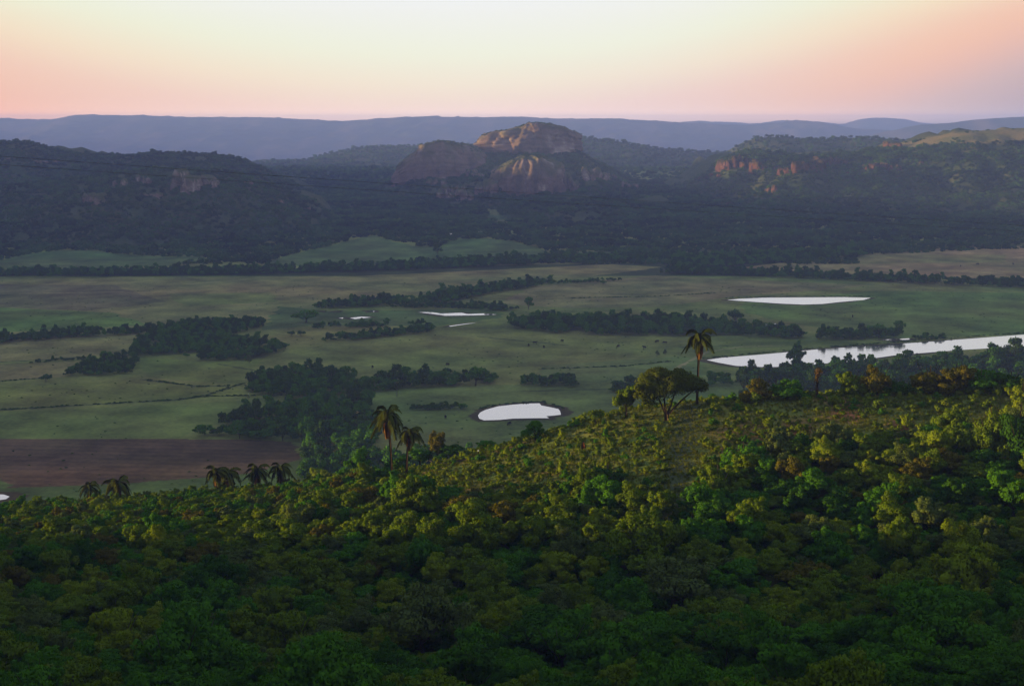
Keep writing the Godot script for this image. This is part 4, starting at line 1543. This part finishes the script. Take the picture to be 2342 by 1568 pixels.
	for k in 2600:
		var d := sqrt(rng.randf_range(440.0 * 440.0, 1080.0 * 1080.0))
		var x := rng.randf_range(-0.42, 0.42) * d
		if nz2.get_noise_2d(x * 0.9, d * 0.9) < -0.02 or in_water(Vector2(x, d)):
			continue
		var r := rng.randf_range(0.25, 0.7)
		places[k % 2].append(frame(Vector3(x, 0, -d), Vector3(r * 1.3, r * 0.8, r * 1.3)))
		tints[k % 2].append(Color.WHITE * rng.randf_range(0.7, 1.3))
	for l in [[[0, 938], [200, 926], [400, 915], [480, 906], [640, 904]], [[425, 912], [480, 902], [560, 876]], [[0, 872], [120, 863]], [[330, 868], [450, 884], [560, 882]], [[1300, 682], [1500, 678], [1640, 670]], [[1240, 844], [1420, 838], [1540, 826]], [[1610, 820], [1830, 799], [2000, 786], [2342, 761], [2450, 753]], [[1656, 682], [1760, 678.5], [2000, 678]], [[1090, 938], [1140, 925], [1240, 919], [1290, 935]]]:
		var line := to_land(l)
		for k in line.size() - 1:
			for i in int(line[k].distance_to(line[k + 1]) / 1.1):
				var p := line[k].lerp(line[k + 1], rng.randf()) + Vector2(rng.randf_range(-1, 1), rng.randf_range(-0.6, 1.6))
				if in_water(p):
					continue
				var r := rng.randf_range(0.4, 1.0)
				places[i % 2].append(frame(Vector3(p.x, 0, -p.y), Vector3(r * 1.4, r * 0.8, r * 1.4)))
				tints[i % 2].append(Color.WHITE * rng.randf_range(0.6, 1.2))
	var tufts := thing("pasture_weeds", "dark weeds and rushes along the ditches, banks and pastures", "weeds")
	tufts.set_meta("kind", "stuff")
	for j in 2:
		many("foliage", far_crowns[j] if j < 0 else shrub_meshes[j], mats.dark_green, places[j], tufts, tints[j])


var shores := []


func in_water(p: Vector2) -> bool:
	if shores.is_empty():
		for w in WATERS:
			shores.append(to_land(w))
	for s in shores:
		if Geometry2D.is_point_in_polygon(p, s):
			return true
	return false


# ---------------------------------------------------------------- forest on the hills
func hill_forest() -> void:
	var words_for := {"wooded_hill": "continuous dark forest over the crest of the left hill", "wooded_spur": "continuous dark forest on the spur with the pale cliffs", "mesa_hill": "forest climbing the slopes below the mesa", "foothill": "forest over the foothill in front of the mesa", "east_hill": "continuous forest on the right hill below its plateau", "low_ridge": "hazy scrub forest on the low hill behind the mesa's left side", "back_slope": "hazy scrub on the slope behind the mesa's right side", "back_knoll": "sparse scrub on the olive double knoll", "west_range": "forest on the long range beyond the left edge", "far_range": "forest on the farther range beyond the left edge", "foot": "forest along the feet of the far hills above the meadows"}
	var places := {}
	var tints := {}
	var count := 0
	for key in words_for:
		places[key] = [[], [], [], []]
		tints[key] = [[], [], [], []]
	var d := 1130.0
	while d < 3750.0:
		var far := d > 2350.0
		var step := 12.0 if far else 5.6
		var half := 0.42 * d + 40.0
		var x := -half - (420.0 if d < 2650.0 else 0.0)
		while x < half:
			var q := Vector2(x + rng.randf_range(-0.5, 0.5) * step, d + rng.randf_range(-0.5, 0.5) * step)
			x += step
			if far and rng.randf() > 0.6:
				continue
			var y := apron(q.x, q.y)
			var key := "foot"
			var crest := 99999.0
			for h in hills:
				if absf(h.d - q.y) < maxf(h.front, h.back) * 1.2:
					var t := hill_height(h, q.x, q.y)
					if t > y:
						y = t
						key = h.key
						crest = h.d
			if q.x < -half and not key.ends_with("range"):
				continue
			if not words_for.has(key) or q.y > crest + (900.0 if key.ends_with("range") else 40.0) or key == "foot" and q.y > 3300.0:
				continue
			var p := seen_at(Vector3(q.x, y, -q.y))
			if p.y > 604.0 or inside(p.x, p.y, FAR_MEADOWS):
				continue
			if key == "foot" and p.x > 1960.0 and p.y > 566.0 + (2400.0 - p.x) * 0.04:
				continue
			if key == "east_hill" and inside(p.x, p.y, PLATEAU) and nz2.get_noise_2d(q.x * 1.5, q.y * 1.5) < 0.3:
				continue
			var n := nz2.get_noise_2d(q.x * 2.0, q.y * 2.0)
			if n < -0.36:
				continue
			var j := rng.randi() % 4
			var r := rng.randf_range(0.8, 1.35) * (1.5 if far else 1.0) * (0.75 if y > 95.0 else 1.0)
			if rng.randf() < 0.04:
				r *= 1.45
			places[key][j].append(frame(Vector3(q.x, y - 1.0, -q.y), Vector3(r, r * rng.randf_range(0.75, 1.25), r)))
			var t := clampf(1.0 + n * 1.3 + nz3.get_noise_2d(q.x * 0.5, q.y * 0.4) * 0.7 + rng.randf_range(-0.18, 0.18), 0.4, 2.2)
			tints[key][j].append(Color(t * rng.randf_range(0.85, 1.25), t, t * rng.randf_range(0.85, 1.1)))
		d += step
	for l in ledges:
		var r := rng.randf_range(0.35, 0.8)
		places["mesa_hill"][rng.randi() % 2].append(frame(l - Vector3(0, 0.6, 0), Vector3(r, r * 0.8, r)))
	for key in words_for:
		while tints[key][0].size() < places[key][0].size():
			tints[key][0].append(Color(1.1, 1.0, 1.0))
		while tints[key][1].size() < places[key][1].size():
			tints[key][1].append(Color(0.9, 0.9, 0.9))
		var o := thing("hill_forest", words_for[key], "forest")
		o.set_meta("kind", "stuff")
		for j in 4:
			count += places[key][j].size()
			if places[key][j].size() > 0:
				many("canopy", far_crowns[j], mats.forest, places[key][j], o, tints[key][j])
	print("hill trees ", count)


func build_vegetation() -> void:
	make_plant_meshes()
	palms()
	crest_trees()
	near_woods()
	meadow()
	valley_woods()
	hill_forest()


# ---------------------------------------------------------------- small things
const NTH := ["leftmost", "second", "third", "fourth", "fifth", "sixth", "seventh", "eighth", "ninth", "tenth", "eleventh", "twelfth", "13th", "14th", "15th", "16th", "17th", "18th", "19th", "20th", "21st", "22nd", "23rd", "24th"]
const SUM := ["", "one", "two", "three", "four", "five", "six", "seven", "eight", "nine", "ten", "eleven", "twelve", "13", "14", "15", "16", "17", "18", "19", "20", "21", "22", "23", "24"]


# Things described alike are told apart by their order from the left.
func tell_apart() -> void:
	var alike := {}
	for o in get_children():
		if o.has_meta("label") and o.has_meta("category") and o is Node3D:
			var l: String = o.get_meta("label")
			if not alike.has(l):
				alike[l] = []
			alike[l].append(o)
	for l in alike:
		var set_: Array = alike[l]
		if set_.size() < 2 or set_.size() > 24:
			continue
		set_.sort_custom(func(a, b): return seen_at(a.position).x < seen_at(b.position).x)
		for k in set_.size():
			if k == 0:
				set_[k].set_meta("label", "%s, leftmost of %s" % [l, SUM[set_.size()]])
			elif k == set_.size() - 1:
				set_[k].set_meta("label", "%s, rightmost of %s" % [l, SUM[set_.size()]])
			else:
				set_[k].set_meta("label", "%s, %s from left of %s" % [l, NTH[k], SUM[set_.size()]])


func box(s: Soup, at: Vector3, size: Vector3) -> void:
	var h := size * 0.5
	for f in [[Vector3.RIGHT, Vector3.UP, Vector3.BACK], [Vector3.LEFT, Vector3.UP, Vector3.FORWARD], [Vector3.UP, Vector3.BACK, Vector3.RIGHT], [Vector3.DOWN, Vector3.FORWARD, Vector3.RIGHT], [Vector3.BACK, Vector3.UP, Vector3.LEFT], [Vector3.FORWARD, Vector3.UP, Vector3.RIGHT]]:
		var n: Vector3 = f[0]
		var u: Vector3 = f[1]
		var v := n.cross(u)
		var i := s.add(at + (n - u - v) * h, n, Color.WHITE)
		s.add(at + (n + u - v) * h, n, Color.WHITE)
		s.add(at + (n + u + v) * h, n, Color.WHITE)
		s.add(at + (n - u + v) * h, n, Color.WHITE)
		s.quad(i, i + 3, i + 2, i + 1)


func box_mesh(size: Vector3, at := Vector3.ZERO) -> ArrayMesh:
	var s := Soup.new()
	box(s, at, size)
	return s.mesh()


func farmhouse(pos: Vector3, turn: float, w: float, deep: float, wall: float, label: String) -> void:
	var o := thing("farmhouse", label, "house", pos, turn)
	var s := Soup.new()
	box(s, Vector3(0, wall * 0.5 - 0.3, 0), Vector3(w, wall + 0.6, deep))
	for side in [-1.0, 1.0]:
		var i := s.add(Vector3(side * w * 0.5, wall, -deep * 0.5), Vector3(side, 0, 0), Color.WHITE)
		s.add(Vector3(side * w * 0.5, wall, deep * 0.5), Vector3(side, 0, 0), Color.WHITE)
		s.add(Vector3(side * w * 0.5, wall + deep * 0.32, 0), Vector3(side, 0, 0), Color.WHITE)
		s.tri(i, i + 1, i + 2)
	part("wall", s.mesh(), mats.white_paint, o)
	for side in [-1.0, 1.0]:
		var r := part("roof_slope", box_mesh(Vector3(w + 0.9, 0.14, deep * 0.66)), mats.roof, o)
		r.position = Vector3(0, wall + deep * 0.15, side * deep * 0.27)
		r.rotation.x = side * 0.57
	part("door", box_mesh(Vector3(0.95, 2.0, 0.08), Vector3(0, 1.0, deep * 0.5 + 0.03)), mats.bark, o)
	for x in [-0.3, 0.3]:
		var f := part("window", box_mesh(Vector3(1.2, 1.1, 0.08), Vector3(x * w, 1.5, deep * 0.5 + 0.03)), mats.bark, o)
		part("pane", box_mesh(Vector3(1.0, 0.9, 0.04), Vector3(x * w, 1.5, deep * 0.5 + 0.06)), mats.dark, f)


# A pole with a crossarm and two insulators; returns the heads of the insulators.
func utility_pole(pos: Vector3, h: float, turn: float, label: String) -> Array:
	var o := thing("utility_pole", label, "utility pole", pos, turn)
	var s := Soup.new()
	tube(s, [Vector3(0, -1, 0), Vector3(0, h * 0.5, 0), Vector3(0, h, 0)], [0.17, 0.14, 0.11], 10)
	part("pole", s.mesh(), mats.concrete, o)
	part("crossarm", box_mesh(Vector3(1.9, 0.12, 0.12), Vector3(0, h - 0.3, 0.16)), mats.bark, o)
	var heads := []
	for x in [-0.8, 0.8]:
		var t := Soup.new()
		tube(t, [Vector3(x, h - 0.24, 0.16), Vector3(x, h - 0.12, 0.16), Vector3(x, h - 0.05, 0.16), Vector3(x, h + 0.03, 0.16)], [0.03, 0.06, 0.035, 0.05], 8)
		part("insulator", t.mesh(), mats.white_paint, o)
		heads.append(o.transform * Vector3(x, h + 0.03, 0.16))
	return heads


func cable(a: Vector3, b: Vector3, sag: float, label: String) -> void:
	var s := Soup.new()
	var pts := []
	var rad := []
	for k in 61:
		var t := k / 60.0
		pts.append(a.lerp(b, t) - Vector3(0, sag * 4.0 * t * (1.0 - t), 0))
		rad.append(0.017)
	tube(s, pts, rad, 5)
	tag(part("power_cable", s.mesh(), mats.cable, self), label, "power cable", "power cables strung across the valley")


func cow_mesh(grazing: bool) -> ArrayMesh:
	var s := Soup.new()
	tube(s, [Vector3(-1.1, 1.0, 0), Vector3(-1.0, 1.08, 0), Vector3(-0.6, 1.05, 0), Vector3(0, 0.98, 0), Vector3(0.55, 1.02, 0), Vector3(0.85, 1.1, 0), Vector3(1.15, 0.95 if grazing else 1.25, 0), Vector3(1.35, 0.5 if grazing else 1.4, 0), Vector3(1.6, 0.22 if grazing else 1.28, 0), Vector3(1.68, 0.15 if grazing else 1.22, 0)], [0.1, 0.3, 0.37, 0.42, 0.4, 0.33, 0.22, 0.17, 0.12, 0.06], 10)
	for x in [-0.8, 0.7]:
		for z in [-0.2, 0.2]:
			tube(s, [Vector3(x, 1.0, z * 0.7), Vector3(x, 0.75, z), Vector3(x + (0.05 if x < 0 else -0.02), 0.4, z), Vector3(x, 0.08, z), Vector3(x + 0.02, 0, z)], [0.17, 0.13, 0.07, 0.05, 0.07], 6)
	for z in [-1.0, 1.0]:
		var e := Vector3(1.3, 0.62 if grazing else 1.52, z * 0.1)
		tube(s, [e, e + Vector3(-0.02, 0.04, z * 0.12), e + Vector3(0.0, 0.1, z * 0.2)], [0.05, 0.05, 0.01], 5)
	tube(s, [Vector3(-1.08, 1.1, 0), Vector3(-1.2, 0.9, 0), Vector3(-1.2, 0.4, 0)], [0.04, 0.03, 0.05], 5)
	return s.mesh()


func build_details() -> void:
	var h1 := meet(1026, 543, 1000.0)
	farmhouse(h1, 0.35, 6.0, 4.5, 2.6, "white farmhouse at the forest edge above the green slope under the mesa")
	var h2 := meet(1098, 536, 1000.0)
	farmhouse(h2, -0.2, 3.2, 3.0, 2.2, "tiny white shed right of the farmhouse under the mesa")
	var h3 := on_flat(1762, 758)
	farmhouse(h3 + Vector3(0, 0.6, 0), 0.15, 6.0, 4.5, 2.6, "pale-roofed house among the trees of the large wood behind the lone palm")

	var grazing := cow_mesh(true)
	var standing := cow_mesh(false)
	var herd := [[852, 842, "dark cow alone in the pasture above the belt of trees", 0], [1024, 836, "dark cow grazing above the bright-topped tree of the belt", 0], [1019, 957, "lone dark cow between the tall palms and the round pond", 1], [1209, 792, "leftmost cow of the herd in the middle pasture", 0], [1223, 786, "farthest cow of the herd in the middle pasture", 1], [1244, 796, "nearest cow of the herd in the middle pasture", 0], [1286, 782, "rightmost cow of the herd in the middle pasture", 0], [1414, 794, "brown cow between the herd and the two saplings", 0], [1474, 797, "cow just left above the two saplings", 1], [1503, 783, "left cow of the pair above the two saplings", 0], [1521, 786, "right cow of the pair above the two saplings", 0], [2197, 611, "left cow of three in the pink pasture at the right", 0], [2236, 607, "middle cow of three in the pink pasture at the right", 0], [2317, 607, "right cow of three in the pink pasture at the right", 1], [1950, 725, "dark cow below the long far pond", 0], [1165, 972, "cow on the grass below the round pond", 0]]
	for c in herd:
		var p := on_flat(c[0], c[1])
		p.y = apron(p.x, -p.z)
		var o := part("cow", standing if c[3] == 1 else grazing, mats.cow_brown if String(c[2]).begins_with("brown") else mats.cow_black, self)
		o.position = p
		o.rotation.y = rng.randf() * TAU
		tag(o, c[2], "cow", "cattle grazing on the valley floor")

	# the egret over the dense wood
	var e := Soup.new()
	tube(e, [Vector3(0.6, 0.05, 0), Vector3(0.45, 0.08, 0), Vector3(0.25, 0.02, 0), Vector3(0, 0, 0), Vector3(-0.3, 0, 0), Vector3(-0.65, -0.02, 0)], [0.01, 0.04, 0.05, 0.12, 0.08, 0.015], 8)
	for z in [-1.0, 1.0]:
		tube(e, [Vector3(0.08, 0.05, 0.05 * z), Vector3(0.1, 0.3, 0.4 * z), Vector3(-0.05, 0.42, 0.85 * z)], [0.11, 0.1, 0.02], 6)
	var bird := part("egret", e.mesh(), mats.white_paint, self)
	bird.position = at_distance(818, 943, 520.0)
	bird.rotation.y = 0.7
	bird.scale = Vector3.ONE * 1.2
	tag(bird, "white egret flying over the dense wood left of the tall palms", "bird")

	# poles
	var p1 := on_flat(908, 906)
	utility_pole(p1, 6.6, 0.3, "thin grey pole in front of the belt of trees, above the tall palms")
	var p2 := on_flat(568, 910)
	var w := thing("marker_post", "short white post at the end of the ditch left of the dense wood", "post", p2)
	var ws := Soup.new()
	tube(ws, [Vector3(0, -0.3, 0), Vector3(0, 1.0, 0), Vector3(0, 1.9, 0)], [0.16, 0.14, 0.13], 8)
	part("post", ws.mesh(), mats.white_paint, w)
	part("cap", box_mesh(Vector3(0.4, 0.08, 0.4), Vector3(0, 1.95, 0)), mats.roof, w)

	# the power line: from a pole on the hilltop at the left to one on the right of the near hill
	var a := Vector3(-160, 0, -100)
	a.y = land(a.x, 100.0)
	var b := Vector3(181, 0, -250)
	b.y = land(b.x, 250.0)
	var left := utility_pole(a, 127.0 - a.y, 1.2, "concrete power pole on the hilltop beyond the left edge")
	var right := utility_pole(b, 97.0 - b.y, 1.2, "concrete power pole on the near hill beyond the right edge")
	cable(left[0], right[0] - Vector3(0, 0.0, 0), 1.0, "upper thin dark cable crossing in front of the left hill and mesa")
	cable(left[1] - Vector3(0, 0.9, 0), right[1] - Vector3(0, 0.9, 0), 1.1, "lower thin dark cable crossing in front of the left hill and mesa")

	# fallen log on the crest
	var log_ := Soup.new()
	var pts := []
	var rad := []
	for v in [[968, 1066], [990, 1060], [1020, 1056], [1050, 1051], [1075, 1046], [1094, 1042]]:
		var q := meet(v[0], v[1] + 6, 150.0, 300.0)
		pts.append(q + Vector3(0, 0.35, 0))
	for k in pts.size():
		rad.append(lerpf(0.17, 0.1, k / 5.0))
	var mid: Vector3 = pts[0]
	for k in pts.size():
		pts[k] -= mid
	tube(log_, pts, rad, 7)
	for k in [1, 2, 4]:
		tube(log_, [pts[k], pts[k] + Vector3(rng.randf_range(-0.4, 0.4), 0.5, 0.2), pts[k] + Vector3(rng.randf_range(-0.8, 0.8), 0.9, 0.3)], [0.07, 0.05, 0.02], 5)
	var l := part("fallen_log", log_.mesh(), mats.dead_wood, self)
	l.position = mid
	tag(l, "long pale fallen log on the crest right of the tall palms", "log")
	var g := meet(1094, 1046, 150.0, 300.0)
	var gp := thing("gate_post", "pale-topped wooden post at the right end of the fallen log", "post", g)
	var gs := Soup.new()
	tube(gs, [Vector3(0, -0.3, 0), Vector3(0.02, 0.6, 0), Vector3(0, 1.15, 0)], [0.1, 0.09, 0.08], 7)
	part("post", gs.mesh(), mats.bark, gp)
	part("cap", box_mesh(Vector3(0.24, 0.2, 0.24), Vector3(0, 1.22, 0)), mats.white_paint, gp)

	# termite mound
	var ts := Soup.new()
	tube(ts, [Vector3(0, -0.2, 0), Vector3(0.03, 0.25, 0.02), Vector3(-0.04, 0.6, 0), Vector3(0.02, 0.95, 0.03)], [0.42, 0.36, 0.25, 0.1], 11)
	var tm := part("termite_mound", ts.mesh(), mats.red_earth, self)
	tm.position = meet(1334, 1024, 150.0, 300.0)
	tag(tm, "reddish termite mound among the shrubs of the sunlit slope", "termite mound")
